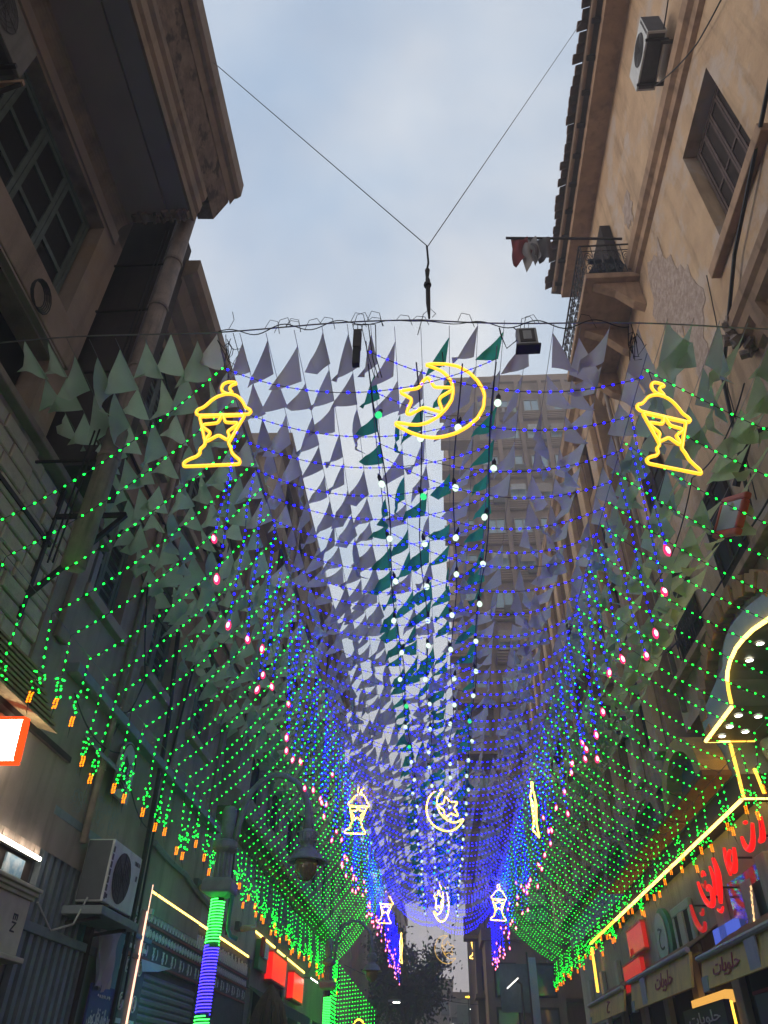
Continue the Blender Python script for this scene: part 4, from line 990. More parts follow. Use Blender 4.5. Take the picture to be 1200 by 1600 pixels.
neon(LAN, 'neon_lantern', 'small yellow neon lantern at the left end of the blue canopy, third row', 'lantern light', (-2.3, 35.8, 5.55), m=E_YF, r=.021, group='yellow neon lanterns')
neon(MOON, 'neon_crescent', 'small narrow yellow neon crescent seen at an angle, third row', 'crescent light', (.12, 33.5, 5.25), rz=R(58), sc=1.25, m=E_YF, r=.021, group='yellow neon crescents')
neon(LAN, 'neon_lantern', 'small yellow neon lantern at the right end of the blue canopy, third row', 'lantern light', (2.36, 32.5, 5.15), sc=1.0, m=E_YF, r=.021, group='yellow neon lanterns')
neon(LAN, 'neon_lantern', 'far neon lantern turned edge on, a short bar before the tree', 'lantern light', (-2.16, 47.6, 5.45), rz=R(80), sc=1.15, m=E_YF, r=.024, group='yellow neon lanterns')
neon(MOON, 'neon_crescent', 'faint orange neon crescent against the pink far sky', 'crescent light', (.3, 47, 5.35), flip=True, sc=1.2, r=.010, m=emit('neon_dim', (1, .40, .05), .4), group='yellow neon crescents')
neon(LAN, 'neon_lantern', 'farthest neon lantern, right of the pink far sky', 'lantern light', (1.92, 45.5, 5.4), rz=.4, sc=1.05, m=E_YF, r=.024, group='yellow neon lanterns')

# ------------------------------------------------------------------ LEFT shops
lb_ = thing('lightbox_sign', 'glowing white lightbox with an orange red rim at the left edge', 'lightbox', (-4.9, 7.85, 2.7))
def frame_panel(t, M_, w, h, fw_, d, m_rim, m_pan, rim='rim', pan='panel'):
    mb = MB()
    for x0, x1, z0, z1 in ((-w/2, w/2, h/2-fw_, h/2), (-w/2, w/2, -h/2, -h/2+fw_), (-w/2, -w/2+fw_, -h/2+fw_, h/2-fw_), (w/2-fw_, w/2, -h/2+fw_, h/2-fw_)):
        b = MB().box(x0, x1, -d/2, d/2, z0, z1); mb.add([M_ @ Vector(v) for v in b.v], b.f)
    mb.build(rim, m_rim, t, bevel=.03)
    b = MB().box(-w/2+fw_, w/2-fw_, -d/2+.015, d/2-.01, -h/2+fw_, h/2-fw_); MB().add([M_ @ Vector(v) for v in b.v], b.f).build(pan, m_pan, t)
M_ = Matrix.Translation((-4.98, 7.85, 3.02)) @ Matrix.Rotation(.15, 4, 'X')
frame_panel(lb_, M_, .72, .52, .035, .14, E_BOXR, E_BOX)
MB().box(-5.05, -4.9, 7.93, 8.0, 2.9, 3.1).build('mount', METAL, lb_)
th = thing('thatch_awning', 'yellow thatched awning corner above the glowing lightbox', 'awning', (-4.95, 7.2, 3.4))
for k in range(9):
    z = 3.86-k*.055; MB().sweep_y([(-5.0, z+.10), (-4.62-.0*k, z-.02), (-4.62, z-.05), (-5.0, z+.06)], 5.6, 7.75+.1*k).build('reed_layer', THATCH, th)
pw = thing('planked_shopfront', 'shopfront clad in pinkish brown vertical planks over a bright light strip', 'shop front', (-5, 8, GZ))
for k in range(22):
    y = 6.55+k*.138; MB().box(-5.02, -4.955-.006*(k % 3), y, y+.128, 2.2, 3.33+random.uniform(-.02, .02)).build('plank', WOOD, pw)
MB().box(-5.2, -5.02, 6.5, 9.6, GZ, 3.36).build('backing', WOOD_D, pw)
MB().box(-5.2, -4.9, 6.5, 9.62, 3.38, 3.46).build('top_trim', WOOD_D, pw)
MB().box(-4.99, -4.93, 6.4, 9.58, 2.145, 2.19).build('strip_holder', ACD, pw)
MB().box(-4.928, -4.905, 6.4, 9.56, 2.15, 2.185).build('light_strip', E_SW, pw)
MB().box(-5.01, -4.96, 6.5, 9.5, .2, 1.45).build('shop_window', GLASS, pw)
MB().box(-5.01, -4.985, 8.9, 9.35, 1.8, 2.1).build('poster', mat('poster_blue', (.12, .26, .38), (.5, .52, .52), scale=9), pw)
pl = thing('plinth_sign', 'cream moulded box sign with small letters at the left edge', 'sign', (-4.9, 9, 1.0))
MB().box(-5.0, -4.78, 8.3, 9.36, 1.10, 1.66).build('box', mat('cream_paint', (.60, .56, .42), (.5, .46, .34), scale=5), pl, bevel=.01)
for q in range(3): MB().box(-5.0, -4.76+.03*q, 8.25, 9.40+.02*q, 1.665+.045*q, 1.705+.045*q).build('moulding', MATS['cream_paint'], pl, bevel=.008)
MB().box(-5.0, -4.72, 8.25, 9.46, 1.04, 1.095).build('base', MATS['cream_paint'], pl, bevel=.01)
text('lettering', 'EN', Matrix(((0, 0, 1, -4.777), (0, 1, 0, 9.1), (-1, 0, 0, 1.4), (0, 0, 0, 1))),   .18, .10, TXT_K, pl, .003, False)

sf = thing('slatted_shopfront', 'dark grey slatted shopfront with a carved header panel beside the air conditioner', 'shop front', (-5, 10.8, GZ))
MB().box(-5.2, -5.06, 9.62, 12.0, GZ, 3.6).build('backing', mat('grey_backing', (0.075, 0.087, 0.098), (0.060, 0.069, 0.078), scale=3), sf)
MB().box(-5.05, -4.96, 9.64, 11.95, 2.86, 3.56).build('header_panel', mat('header_grey', (0.136, 0.160, 0.168), (0.096, 0.112, 0.120), scale=4), sf)
mb = MB()
for k in range(46):      # carved scrollwork
    cyy, cz = random.uniform(9.75, 11.85), random.uniform(2.96, 3.46); r = random.uniform(.05, .12); a0 = random.uniform(0, 6)
    mb.tube([(-4.955, cyy+r*(1-q/16)*math.cos(a0+q*.6), cz+r*(1-q/16)*math.sin(a0+q*.6)) for q in range(13)], .009, 4)
stuff(mb.build('carving', GREY, sf))
for z in (2.74, 1.42, -.2): MB().box(-5.05, -4.94, 9.64, 11.95, z, z+.11).build('rail', GREY, sf, bevel=.01)
sl_m = {}
for z0, z1 in ((1.535, 2.735), (-.085, 1.415), (-1.5, -.21)):
    for k in range(11):
        y = 9.72+k*.205
        if z0 > 1.5 and k > 7: continue
        if (z0, z1) not in sl_m: sl_m[(z0, z1)] = MB().box(-5.05, -4.965, 0, .10, z0, z1).mesh('slat', GREY)
        link('slat', sl_m[(z0, z1)], sf, (0, y, 0))
MB().box(-5.05, -4.97, 11.42, 11.5, 1.54, 2.73).build('teal_strip', mat('teal_paint', (.05, .22, .22), (.04, .17, .17)), sf)
MB().box(-5.06, -4.93, 11.62, 11.72, GZ, 2.9).build('post', WOOD_D, sf)
sg = thing('arched_sign', 'small pale arched sign board with writing above the slatted shopfront', 'sign', (-4.85, 11.4, 3.5))
n = 12; vs = [(-4.82, 11.0, 3.42), (-4.82, 11.62, 3.42)]+[(-4.82, 11.31+.31*math.cos(math.pi*k/n), 3.95+.34*math.sin(math.pi*k/n)) for k in range(n+1)]
b = MB(); m_ = len(vs); b.add(vs+[(-4.87, v[1], v[2]) for v in vs], [tuple(range(m_)), tuple(range(2*m_-1, m_-1, -1))]+[(i, i+m_, (i+1) % m_+m_, (i+1) % m_) for i in range(m_)]); b.build('board', GREYL, sg)
MB().tube([(-4.815, 11.31+.28*math.cos(math.pi*k/n), 3.95+.31*math.sin(math.pi*k/n)) for k in range(n+1)], .012, 4).build('rim', TXT_K, sg)
text('lettering', 'UNION', Matrix(((0, 0, 1, -4.817), (0, 1, 0, 11.42), (-1, 0, 0, 3.75), (0, 0, 0, 1))), .46, .10, TXT_K, sg, .002, False)
mb = MB()
for k in range(5): mb.tube([(-4.815, 11.08+.06*k, 3.5+.02*k), (-4.815, 11.13+.05*k, 3.8), (-4.815, 11.2+.03*k, 4.05-.02*k)], .008, 4)
mb.build('painted_strokes', TXT_K, sg)
MB().box(-5.0, -4.87, 11.25, 11.3, 3.6, 3.66).build('arm', METAL, sg)
hood = thing('pleated_hood', 'small grey sloping hood over the carved header panel', 'awning', (-4.9, 10.6, 3.6))
for k in range(5): MB().add([(-5.0, 9.9+k*.28, 3.95), (-5.0, 10.18+k*.28, 3.95), (-4.66, 10.16+k*.28, 3.62), (-4.66, 9.92+k*.28, 3.62), (-5.0, 9.9+k*.28, 3.93), (-5.0, 10.18+k*.28, 3.93), (-4.66, 10.16+k*.28, 3.6), (-4.66, 9.92+k*.28, 3.6)], [(0,1,2,3), (7,6,5,4), (3,2,6,7), (0,3,7,4), (1,5,6,2)]).build('panel', GREY, hood)

ac2 = ac_unit('air_conditioner', 'white air conditioner with round fan on a shelf above the blue banner', -4.88, -4.5, 10.72, 11.9, 1.88, 2.7, 1, logo='UNION')
MB().box(-5.02, -4.42, 10.6, 12.05, 1.74, 1.845).build('shelf', GREY, ac2, bevel=.01)
for y in (10.8, 11.8): MB().beam((-5.0, y, 1.66), (-4.5, y, 1.73), .04, .04).build('bracket', METAL, ac2)
MB().tube([(-4.7, 10.7, 1.95), (-4.72, 10.5, 1.6), (-4.9, 10.3, 1.5), (-4.97, 9.9, 1.75)], .015, 5).build('hose', GREYL, ac2)
bn = thing('blue_banner', 'navy shop banner with white Arabic writing below the cloth drape', 'banner', (-4.88, 12.5, .2))
MB().box(-4.91, -4.88, 11.95, 12.98, .05, 1.10).build('sheet', NAVY, bn)
text('name_line', 'احمد طارق فؤاد عوض', face_left(-4.877, 12.47, .70), .92, .26, TXT_W, bn, .002, True, .006)
for z, w_, n_ in ((.97, .5, 7), (.44, .8, 11), (.30, .86, 12), (.17, .6, 8)):
    mb = MB()
    for k in range(n_):
        y = 12.47-w_/2+w_*k/n_
        mb.tube([(-4.876, y+q*.012, z+.02*math.sin(k*2.1+q*1.7)) for q in range(int(3+(k*5) % 4))], .006, 4)
    mb.build('small_print', TXT_W, bn)
dr = thing('cloth_drape', 'pale pinkish cloth hanging in folds above the blue banner', 'cloth', (-4.88, 12.2, 1.1))
vs = []; nx, nz = 18, 14
for j in range(nz+1):
    for i in range(nx+1):
        u, v = i/nx, j/nz; y = 11.78+.85*u*(1-.15*v)+.25*v*(1-u)*.5; z = 1.78-.74*v
        vs.append((-4.86+.05*math.sin(u*17+v*2)*(1-.3*v)+.03*math.sin(u*7-v*6), y, z+.03*math.sin(u*8)))
MB().add(vs, [(j*(nx+1)+i, j*(nx+1)+i+1, (j+1)*(nx+1)+i+1, (j+1)*(nx+1)+i) for j in range(nz) for i in range(nx)]).build('cloth', DRAPE, dr, True)
MB().box(-4.98, -4.94, 12.5, 12.98, .2, 1.84).build('pale_board', mat('pale_blue_board', (.20, .32, .42), (.16, .26, .35), scale=3), dr)

# arabesque shop
ab = thing('arabesque_shopfront', 'shopfront with carved arabesque frieze, grey roller shutter and warm light strips', 'shop front', (-5, 17, GZ))
MB().box(-5.2, -5.0, 13.02, 22.2, 1.6, 2.62).build('frieze', ORN_D, ab)
MB().box(-5.2, -5.0, 13.02, 14.35, GZ, 1.598).build('pier', ORN_D, ab); MB().box(-5.2, -5.0, 17.7, 22.2, GZ, 1.598).build('side_panel', ORN_D, ab)
mb = MB(); mr = MB(); k = 0
y = 13.95
while y < 22:       # row of crenels and carved letters-like uprights
    h = .16+.12*abs(math.sin(k*1.7)); mb.box(-4.998, -4.975, y, y+.045, 2.2, 2.2+h); mb.tube([(-4.985, y+.07, 2.2), (-4.985, y+.10, 2.2+h*.8), (-4.985, y+.14, 2.26)], .01, 4)
    r = .055; mb.tube([(-4.985, y+.09+r*math.cos(a), 2.03+r*1.1*math.sin(a)) for a in [q*.785 for q in range(8)]], .011, 4, closed=True)
    mb.tube([(-4.985, y+.09+.025*math.cos(a), 2.03+.025*math.sin(a)) for a in [q*1.05 for q in range(6)]], .008, 4, closed=True)
    if k % 3 == 0:
        mb.tube([(-4.985, y+.03, 1.86), (-4.985, y+.1, 1.80), (-4.985, y+.03, 1.74), (-4.985, y+.1, 1.68)], .012, 4); mb.tube([(-4.985, y+.12, 1.86), (-4.985, y+.05, 1.8), (-4.985, y+.12, 1.74), (-4.985, y+.05, 1.68)], .012, 4)
    elif k % 3 == 1: mb.tube([(-4.985, y+.08, 1.85), (-4.985, y+.12, 1.78), (-4.985, y+.08, 1.7)], .01, 4)
    y += .185; k += 1
stuff(mb.build('carving', ORN_L, ab))
for z in (2.15, 1.93, 1.625): mr.box(-4.999, -4.965, 13.9, 22.15, z-.015, z+.02)
mr.build('red_moulding', ORN_R, ab)
mb = MB()
for q, z in enumerate([2.3, 2.05, 1.75, 1.5, 1.0, .75, .3, -.1, -.5]):
    for yy in (13.18, 13.45, 14.05):
        r = .10
        if q % 3 == 2: mb.box(-4.998, -4.97, yy-.1, yy+.12, z-.03, z+.03)
        else:
            for s_ in (1, .55): mb.tube([(-4.985, yy+r*s_*math.cos(a), z+r*s_*1.1*math.sin(a)) for a in [w_*.63 for w_ in range(10)]], .012, 4, closed=True)
stuff(mb.build('pier_carving', ORN_L, ab))
for z in (1.88, 1.6, .55): MB().box(-4.999, -4.955, 13.05, 14.3, z, z+.06).build('band', ORN_R if z < 1.7 else mat('band_blue', (.16, .20, .30), (.12, .15, .24)), ab)
for k in range(26):
    z = -1.5+k*.115; MB().add([(-5.06,14.37,z),(-5.06,17.68,z),(-5.03,17.68,z+.03),(-5.03,14.37,z+.03),(-5.03,17.68,z+.08),(-5.03,14.37,z+.08),(-5.06,17.68,z+.112),(-5.06,14.37,z+.112)],
        [(0,1,2,3),(3,2,4,5),(5,4,6,7)]).build('shutter_slat', ROLL_S, ab)
MB().box(-5.15, -5.07, 14.36, 17.7, GZ, 1.6).build('shutter_backing', ACD, ab)
MB().box(-4.97, -4.945, 13.80, 13.83, -1.4, 2.72).build('light_strip', E_SP, ab)
MB().box(-4.975, -4.945, 13.85, 14.1, 2.60, 2.635).build('light_strip', E_S, ab)
MB().box(-4.975, -4.945, 14.15, 21.9, 2.60, 2.635).build('light_strip', E_S, ab)
MB().add([(-4.94,13.9,1.62),(-4.94,15.6,1.66),(-4.9,14.7,1.52),(-4.92,14.0,1.45)], [(0,3,2,1)]).build('torn_sheet', DRAPE, ab)
MB().box(-4.97, -4.9, 13.88, 13.98, 2.28, 2.36).build('strip_driver', mat('driver_teal', (.3, .55, .5), (.25, .45, .4)), ab)
for i, (y, z) in enumerate(((16.4, 3.16), (20.3, 3.0))):
    t = thing('wall_spotlight', ('tube spotlight on the grey wall left of the lamp post' if i == 0 else 'tube spotlight on the grey wall right of the lamp post'), 'spotlight', (-4.9, y, z), 'tube spotlights on the grey wall')
    MB().box(-5.0, -4.85, y-.28, y-.02, z-.05, z+.14).build('housing', ACD, t); MB().tube([(-4.78, y-.2, z-.02), (-4.62, y+.35, z+.1)], .07, 10).build('tube', mat('spot_tube', (.50, .34, .2), (.4, .27, .16), rough=.4), t, True)  # orange lit look of the tube is painted into its colour
    MB().tube([(-4.9, y-.1, z), (-4.75, y-.05, z)], .02, 5).build('arm', METAL, t)
cable('wall_conduit', 'thick conduit running along the grey wall above the arabesque shop', [(-4.9, 13.4, 3.3), (-4.9, 15.4, 3.22), (-4.9, 17.0, 3.05), (-4.9, 19.5, 2.9)], .05, .03, m=GREY)
for i, pts in enumerate(([(-4.86, 12.9, -1), (-4.86, 12.9, 3), (-4.84, 12.7, 5.2), (-4.8, 12.0, 7.5)], [(-4.86, 13.2, 1), (-4.86, 13.1, 4), (-4.8, 13.4, 6.8)], [(-4.88, 19, 2.7), (-4.88, 18.8, 4.5), (-4.6, 17.2, 6.5), (-4.5, 16.6, 8)],
                         [(-4.9, 10.2, 3.6), (-4.85, 10.8, 4.6), (-4.85, 11.3, 5.4), (-4.8, 10.2, 7.2)], [(-4.9, 9.2, 4.2), (-4.85, 11.2, 4.1), (-4.85, 13.0, 3.4)])):
    cable('wall_cable', ('black cable bundle climbing the left wall behind the green light tips', 'thinner cable beside the bundle on the left wall', 'curved cable on the dim wall behind the lamp arm', 'slack cable above the arched sign', 'loose cable drooping along the grey ledge')[i], pts, (.045, .02, .025, .012, .010)[i], (.0, .05, .15, .2, .25)[i])
cc_ = thing('cable_coil', 'ring of coiled cable hanging on the pale sill band, upper left', 'cable', (-4.82, 5.3, 7.9))
for k in range(5):
    r = .16+.012*k; MB().tube([(-4.84+.01*k, 5.35+r*math.cos(a)+.01*k, 7.85+r*1.15*math.sin(a)) for a in [q*.45 for q in range(14)]], .009, 4, closed=True).build('loop', CABLE, cc_)

# lamp post with LED coils
def lamp_post(label, x, y, coil=True, coils=None, near=True):
    t = thing('street_lamp', label, 'street lamp', (x, y, GZ)); c = (x, y, 0)
    MB().lathe([(.26, GZ), (.26, GZ+.3), (.15, GZ+.45), (.12, GZ+.6), (.108, 2.62)], c, 16).build('column', mat('column_dark', (.05, .055, .055), (.035, .04, .04), rough=.6), t, True)
    mb = MB(); mb.lathe([(.13, 2.62), (.35, 2.68), (.375, 2.72), (.375, 2.86), (.32, 2.92)], c, 4, 0, math.pi/4); mb.build('capital', CAST, t)
    mb = MB()
    for k in range(10):
        a = 2*math.pi*k/10; mb.tube([(x+.135*math.cos(a), y+.135*math.sin(a), 2.92), (x+.12*math.cos(a), y+.12*math.sin(a), 3.36)], .028, 6)
    mb.lathe([(.12, 2.92), (.11, 3.36)], c, 12); mb.build('fluted_shaft', CAST, t)
    MB().lathe([(.15, 3.36), (.225, 3.42), (.24, 3.46), (.24, 3.54), (.19, 3.58)], c, 12).build('collar', CAST, t)
    MB().lathe([(.12, 3.58), (.105, 3.72), (.135, 3.95), (.14, 4.1), (.11, 4.18), (.02, 4.22)], c, 14).build('finial', CAST, t, True)
    pts = [(x+.18, y, 3.56), (x+.2, y, 3.85), (x+.26, y, 4.2), (x+.36, y, 4.48), (x+.55, y, 4.69), (x+.78, y, 4.79), (x+1.0, y, 4.77), (x+1.22, y, 4.66), (x+1.4, y, 4.46), (x+1.5, y, 4.2), (x+1.53, y, 3.95), (x+1.53, y, 3.76)]
    MB().tube(pts, [.055]*8+[.06, .07, .085, .10], 10).build('arm', CAST, t, True)
    h = (x+1.54, y, 0)
    sh = MB().lathe([(.10, 3.78), (.15, 3.74), (.16, 3.72), (.16, 3.55), (.13, 3.53), (.125, 3.45), (.18, 3.42), (.26, 3.36), (.30, 3.26), (.36, 3.235), (.365, 3.215), (.28, 3.22), (.02, 3.30)], h, 24, caps=False).build('lamp_shade', CAST, t, True)
    mb = MB()
    for k in range(16):
        a = 2*math.pi*k/16; mb.box(h[0]+.158*math.cos(a)-.011, h[0]+.158*math.cos(a)+.011, h[1]+.158*math.sin(a)-.011, h[1]+.158*math.sin(a)+.011, 3.56, 3.71)
    mb.build('ribs', CAST, sh)
    MB().lathe([(.21, 3.24), (.22, 3.16), (.19, 3.03), (.12, 2.93), (.03, 2.89)], h, 20).build('globe', mat('amber_globe', (.30, .20, .10), (.22, .15, .08), rough=.12, scale=3, spec=.8), t, True)
    if coil:
        for z0, z1, m in coils:
            n_ = int((z1-z0)/.047*14); mb = MB()
            mb.tube([(x+.121*math.cos(k*2*math.pi/14), y+.121*math.sin(k*2*math.pi/14), z0+.047*k/14) for k in range(n_)], .0095, 5)
            mb.build('light_coil', m, t, True)
    return t
E_BT = emit('led_blue_tube', (.035, .02, 1.0), 5)
E_GT = emit('led_green_coil', (.035, 1.0, .07), 4)
lamp_post('grey lamp post wrapped in green and blue light coils with a curved arm', -3.92, 14.4, True, [(1.90, 2.60, E_GT), (.90, 1.88, E_BT), (-.2, .88, E_GT)])
lamp_post('far lamp post wrapped in pale green coils beside the green light curtain', -3.95, 30.4, True, [(-.2, 2.45, E_GT)])
bp = thing('bent_pipe', 'green lit bent pipe hanging beside the coil wrapped lamp post', 'pipe', (-3.6, 14.4, 2.0))
MB().tube([(-3.66, 14.35, 2.66), (-3.67, 14.35, 2.3), (-3.66, 14.35, 2.12), (-3.6, 14.35, 2.02), (-3.48, 14.35, 1.97)], .035, 8).build('pipe', mat('pipe_green_lit', (.06, .30, .16), (.05, .24, .13), rough=.4), bp, True)  # green light of the coils painted into the pipe's colour

# further left shops
fs_ = thing('left_shop_row', 'row of small shops with a warm strip on top, beyond the lamp post', 'shop front', (-5.1, 27, GZ))
MB().box(-4.99, -4.955, 22.5, 25.4, 3.26, 3.30).build('light_strip', E_S, fs_)
MB().box(-4.99, -4.955, 25.9, 31.4, 3.24, 3.28).build('light_strip', E_S, fs_)
for k in range(5):
    y = 22.7+k*2.8; MB().box(-5.18, -4.99, y, y+.35, GZ, 2.0).build('pier', PL_G, fs_); MB().box(-5.2, -5.05, y+.36, y+2.79, GZ, 1.99).build('shop_opening', DARK, fs_)
MB().add([(-5.0,22.6,2.05),(-5.0,29,2.05),(-4.3,29,1.75),(-4.3,22.6,1.75),(-5.0,22.6,2.02),(-5.0,29,2.02),(-4.3,29,1.5),(-4.3,22.6,1.5)], [(0,1,2,3),(7,6,5,4),(3,2,6,7),(0,3,7,4),(1,5,6,2)]).build('awning', mat('awning_green', (.10, .16, .13), (.07, .12, .10), scale=4, streak=.4), fs_)
def sign_box(name, label, side, y0, y1, z0, z1, m, X=None, d=.12, m2=None, txt=None, tm_=None, cat='sign', group=None, rim=None):
    X = X if X is not None else side*4.98
    t = thing(name, label, cat, (X, (y0+y1)/2, z0), group)
    xf = X-side*d
    MB().box(X, xf, y0, y1, z0, z1).build('board', m, t, bevel=.01)
    if rim: 
        mb = MB()
        for a in ((y0-.02, y1+.02, z1-.02, z1+.03), (y0-.02, y1+.02, z0-.03, z0+.02)): mb.box(X, xf-side*.015, *a)
        mb.build('rim', rim, t)
    if txt: text('lettering', txt, (face_left if side < 0 else face_right)(xf-side*.004, (y0+y1)/2, (z0+z1)/2), (y1-y0)*.75, (z1-z0)*.55, tm_, t, .004, True, .006)
    return t
sign_box('shop_sign', 'red, white and green striped sign, first beyond the lamp post on the left', -1, 22.75, 23.9, 2.45, 3.15, GREEN_P)
_t = bpy.data.objects[-1] if False else None
sign_box('shop_sign', 'large glowing plain red sign panel on the left', -1, 24.3, 26.6, 2.35, 3.05, E_RED, d=.2, rim=REDP)
ov = thing('shop_sign', 'tall white and green rounded sign between the two red signs on the left', 'sign', (-4.9, 27.2, 2.1))
def oval(t, side, X, yc, zc, ry, rz, m, name='board', d=.06):
    n = 20; f = -side
    vs = [(X+f*d, yc+ry*math.cos(2*math.pi*k/n), zc+rz*math.sin(2*math.pi*k/n)) for k in range(n)]+[(X, yc+ry*math.cos(2*math.pi*k/n), zc+rz*math.sin(2*math.pi*k/n)) for k in range(n)]
    MB().add(vs, [tuple(range(n)) if f > 0 else tuple(range(n-1, -1, -1))]+[(i, i+n, (i+1) % n+n, (i+1) % n) if f > 0 else ((i+1) % n, (i+1) % n+n, i+n, i) for i in range(n)]).build(name, m, t)
oval(ov, -1, -4.98, 27.2, 2.65, .42, .62, GREEN_P); oval(ov, -1, -4.915, 27.2, 2.65, .3, .5, GREYL, 'face', .02)
sign_box('shop_sign', 'glowing red sign with yellow streaks, last in the left row', -1, 28.1, 30.2, 2.2, 2.95, E_RED, d=.2, rim=REDP)
for o_ in (1,):
    rs = thing('striped_sign', 'narrow red and white upright sign beside the green shop sign on the left', 'sign', (-4.8, 22.9, 2.5))
    MB().box(-4.86, -4.80, 22.8, 23.15, 2.75, 3.2).build('red_panel', mat('sign_red_paint', (.40, .03, .03), (.3, .02, .02)), rs); MB().box(-4.86, -4.80, 23.2, 23.7, 2.75, 3.1).build('white_panel', TXT_W, rs)
tp = thing('palm_parasol', 'dry palm thatched parasol below the red sign on the left', 'parasol', (-4.35, 22.3, GZ))
MB().tube([(-4.35, 22.3, GZ), (-4.35, 22.3, 2.0)], .04, 8).build('pole', WOOD_D, tp)
mb = MB()
for k in range(160):
    a = random.uniform(0, 6.28); l_ = random.uniform(.8, 1.25); s_ = Vector((-4.35, 22.3, 2.05)); e = s_+Vector((math.cos(a)*l_*.5, math.sin(a)*l_*.5, -l_))
    mb.tube([s_, s_.lerp(e, .5)+Vector((math.cos(a)*.08, math.sin(a)*.08, .08)), e], [.02, .014, .004], 3, caps=False)
stuff(mb.build('fronds', mat('dry_palm', (.17, .12, .075), (.11, .08, .05), scale=9), tp))
fp_ = thing('facade_spotlight', 'white spotlight over the far left shop wall', 'spotlight', (-4.8, 31.2, 3.0))
MB().obox(Matrix.Translation((-4.55, 31.3, 3.05)) @ Matrix.Rotation(.5, 4, 'Y'), .3, .28, .06).build('head', GREYL, fp_); MB().obox(Matrix.Translation((-4.57, 31.3, 3.01)) @ Matrix.Rotation(.5, 4, 'Y'), .26, .24, .02).build('lens', E_DL, fp_)
MB().tube([(-5.0, 31.3, 3.1), (-4.6, 31.3, 3.08)], .02, 5).build('arm', METAL, fp_)

# green light curtain with the yellow arch at the end of the left row
cu = thing('light_curtain', 'dense curtain of green lights with an arched opening, far end of the left row', 'light curtain', (-3.7, 36.2, GZ))
gb = MB(); cb = MB()
def ztop(x): return 4.15-max(0, (x+4.35))*1.05
for k in range(15):
    x = -4.35+k*.116; y = 36.2-.0*k
    z = ztop(x)
    cb.tube([(x, y, z), (x, y, -.6)], .004, 3, caps=False)
    while z > -.6:
        if not (((x+3.35)/.42)**2+((z-.9)/1.25)**2 < 1 and z > -3): gb.bulb((x+random.uniform(-.015, .015), y, z), (.2, .1, 1), .045, .014)
        z -= .135
for k in range(17):
    y = 33.2+k*.18; z = 4.1
    cb.tube([(-4.32, y, z), (-4.32, y, 1.2)], .004, 3, caps=False)
    while z > 1.3: gb.bulb((-4.32, y, z+random.uniform(-.02, .02)), (.2, .1, 1), .045, .015); z -= .13
cb.build('cord', CORD, cu); stuff(gb.build('bulbs', E_G, cu))
yb = MB()
for k in range(22):
    a = math.pi*k/21; yb.bulb((-3.35+.42*math.cos(a), 36.1, .9+1.25*math.sin(a)), (math.cos(a), 0, math.sin(a)), .09, .05)
    if k < 14:
        for s_ in (-1, 1): yb.bulb((-3.35+.42*s_, 36.1, .9-k*.13), (s_, 0, 0), .09, .05)
yb.build('yellow_arch', emit('led_amber', (1, .62, .05), 3), cu)
gp = thing('green_gate', 'pale green lit wall behind the arched opening of the light curtain', 'gate', (-3.4, 36.8, GZ))
MB().box(-3.9, -2.9, 36.7, 36.8, GZ, 1.9).build('panel', mat('wall_green_lit', (.25, .42, .24), (.2, .34, .19), scale=3), gp); MB().box(-3.95, -2.85, 36.68, 36.82, 1.91, 2.0).build('lintel', PL_G, gp)  # green light on this wall put into its base colour

# ------------------------------------------------------------------ RIGHT shops
rc = thing('arched_canopy', 'olive shop canopy with an arched front edge outlined in warm light, right', 'canopy', (5.8, 11, 5.1))
curve = [(6.0, 4.9), (7.5, 5.0), (9.0, 5.32), (10.02, 5.6), (10.6, 5.74), (11.04, 5.80), (11.4, 5.82), (11.7, 5.78), (11.92, 5.69), (12.05, 5.58), (12.13, 5.42), (12.17, 5.2), (12.18, 5.16), (13.77, 5.16)]
OLIVE = mat('canopy_olive', (.15, .155, .115), (.12, .125, .095), scale=1.2, rough=.6); PALEG = mat('canopy_pale', (.36, .41, .37), (.30, .35, .31), scale=1.5, rough=.6, streak=.25)  # PALEG: green cast of the light mixed into a pale paint
X0, X1 = 5.08, 6.75
mb = MB()
for (ya, za), (yb_, zb) in zip(curve, curve[1:]): mb.add([(X0, ya, za), (X1, ya, za), (X1, yb_, zb), (X0, yb_, zb)], [(3, 2, 1, 0)])
mb.build('soffit', OLIVE, rc)
mb = MB()
tops = [(y, max(z+.42, 5.62+.45*math.exp(-((y-11.2)/1.3)**2))) for y, z in curve]
for (a, b), (ta, tb) in zip(zip(curve, curve[1:]), zip(tops, tops[1:])):
    mb.add([(X0, a[0], a[1]), (X0, b[0], b[1]), (X0, tb[0], tb[1]), (X0, ta[0], ta[1])], [(3, 2, 1, 0)]); mb.add([(X0, ta[0], ta[1]), (X0, tb[0], tb[1]), (X1, tb[0], tb[1]), (X1, ta[0], ta[1])], [(3, 2, 1, 0)])
mb.add([(X0, 13.77, 5.16), (X1, 13.77, 5.16), (X1, 13.77, tops[-1][1]), (X0, 13.77, tops[-1][1])], [(0, 1, 2, 3), (3, 2, 1, 0)][:1])
mb.build('fascia', PALEG, rc)
def strip(parent, pts, w_, m, name='light_strip'):
    return MB().tube(pts, w_, 6).build(name, m, parent)
XE = X0-.03
strip(rc, [(XE, y, z) for y, z in curve[1:7]], .032, E_S); strip(rc, [(XE-.015, y, z-.03) for y, z in curve[6:10]], .032, E_S); strip(rc, [(XE, y, z) for y, z in curve[9:12]], .030, E_SY)
strip(rc, [(XE, 12.2, 5.15), (XE, 13.76, 5.15)], .032, E_S)
strip(rc, [(XE, 13.79, 5.15), (5.5, 13.79, 5.15)], .018, E_S); strip(rc, [(5.5, 13.79, 5.15), (5.95, 13.79, 5.15)], .012, E_SY)
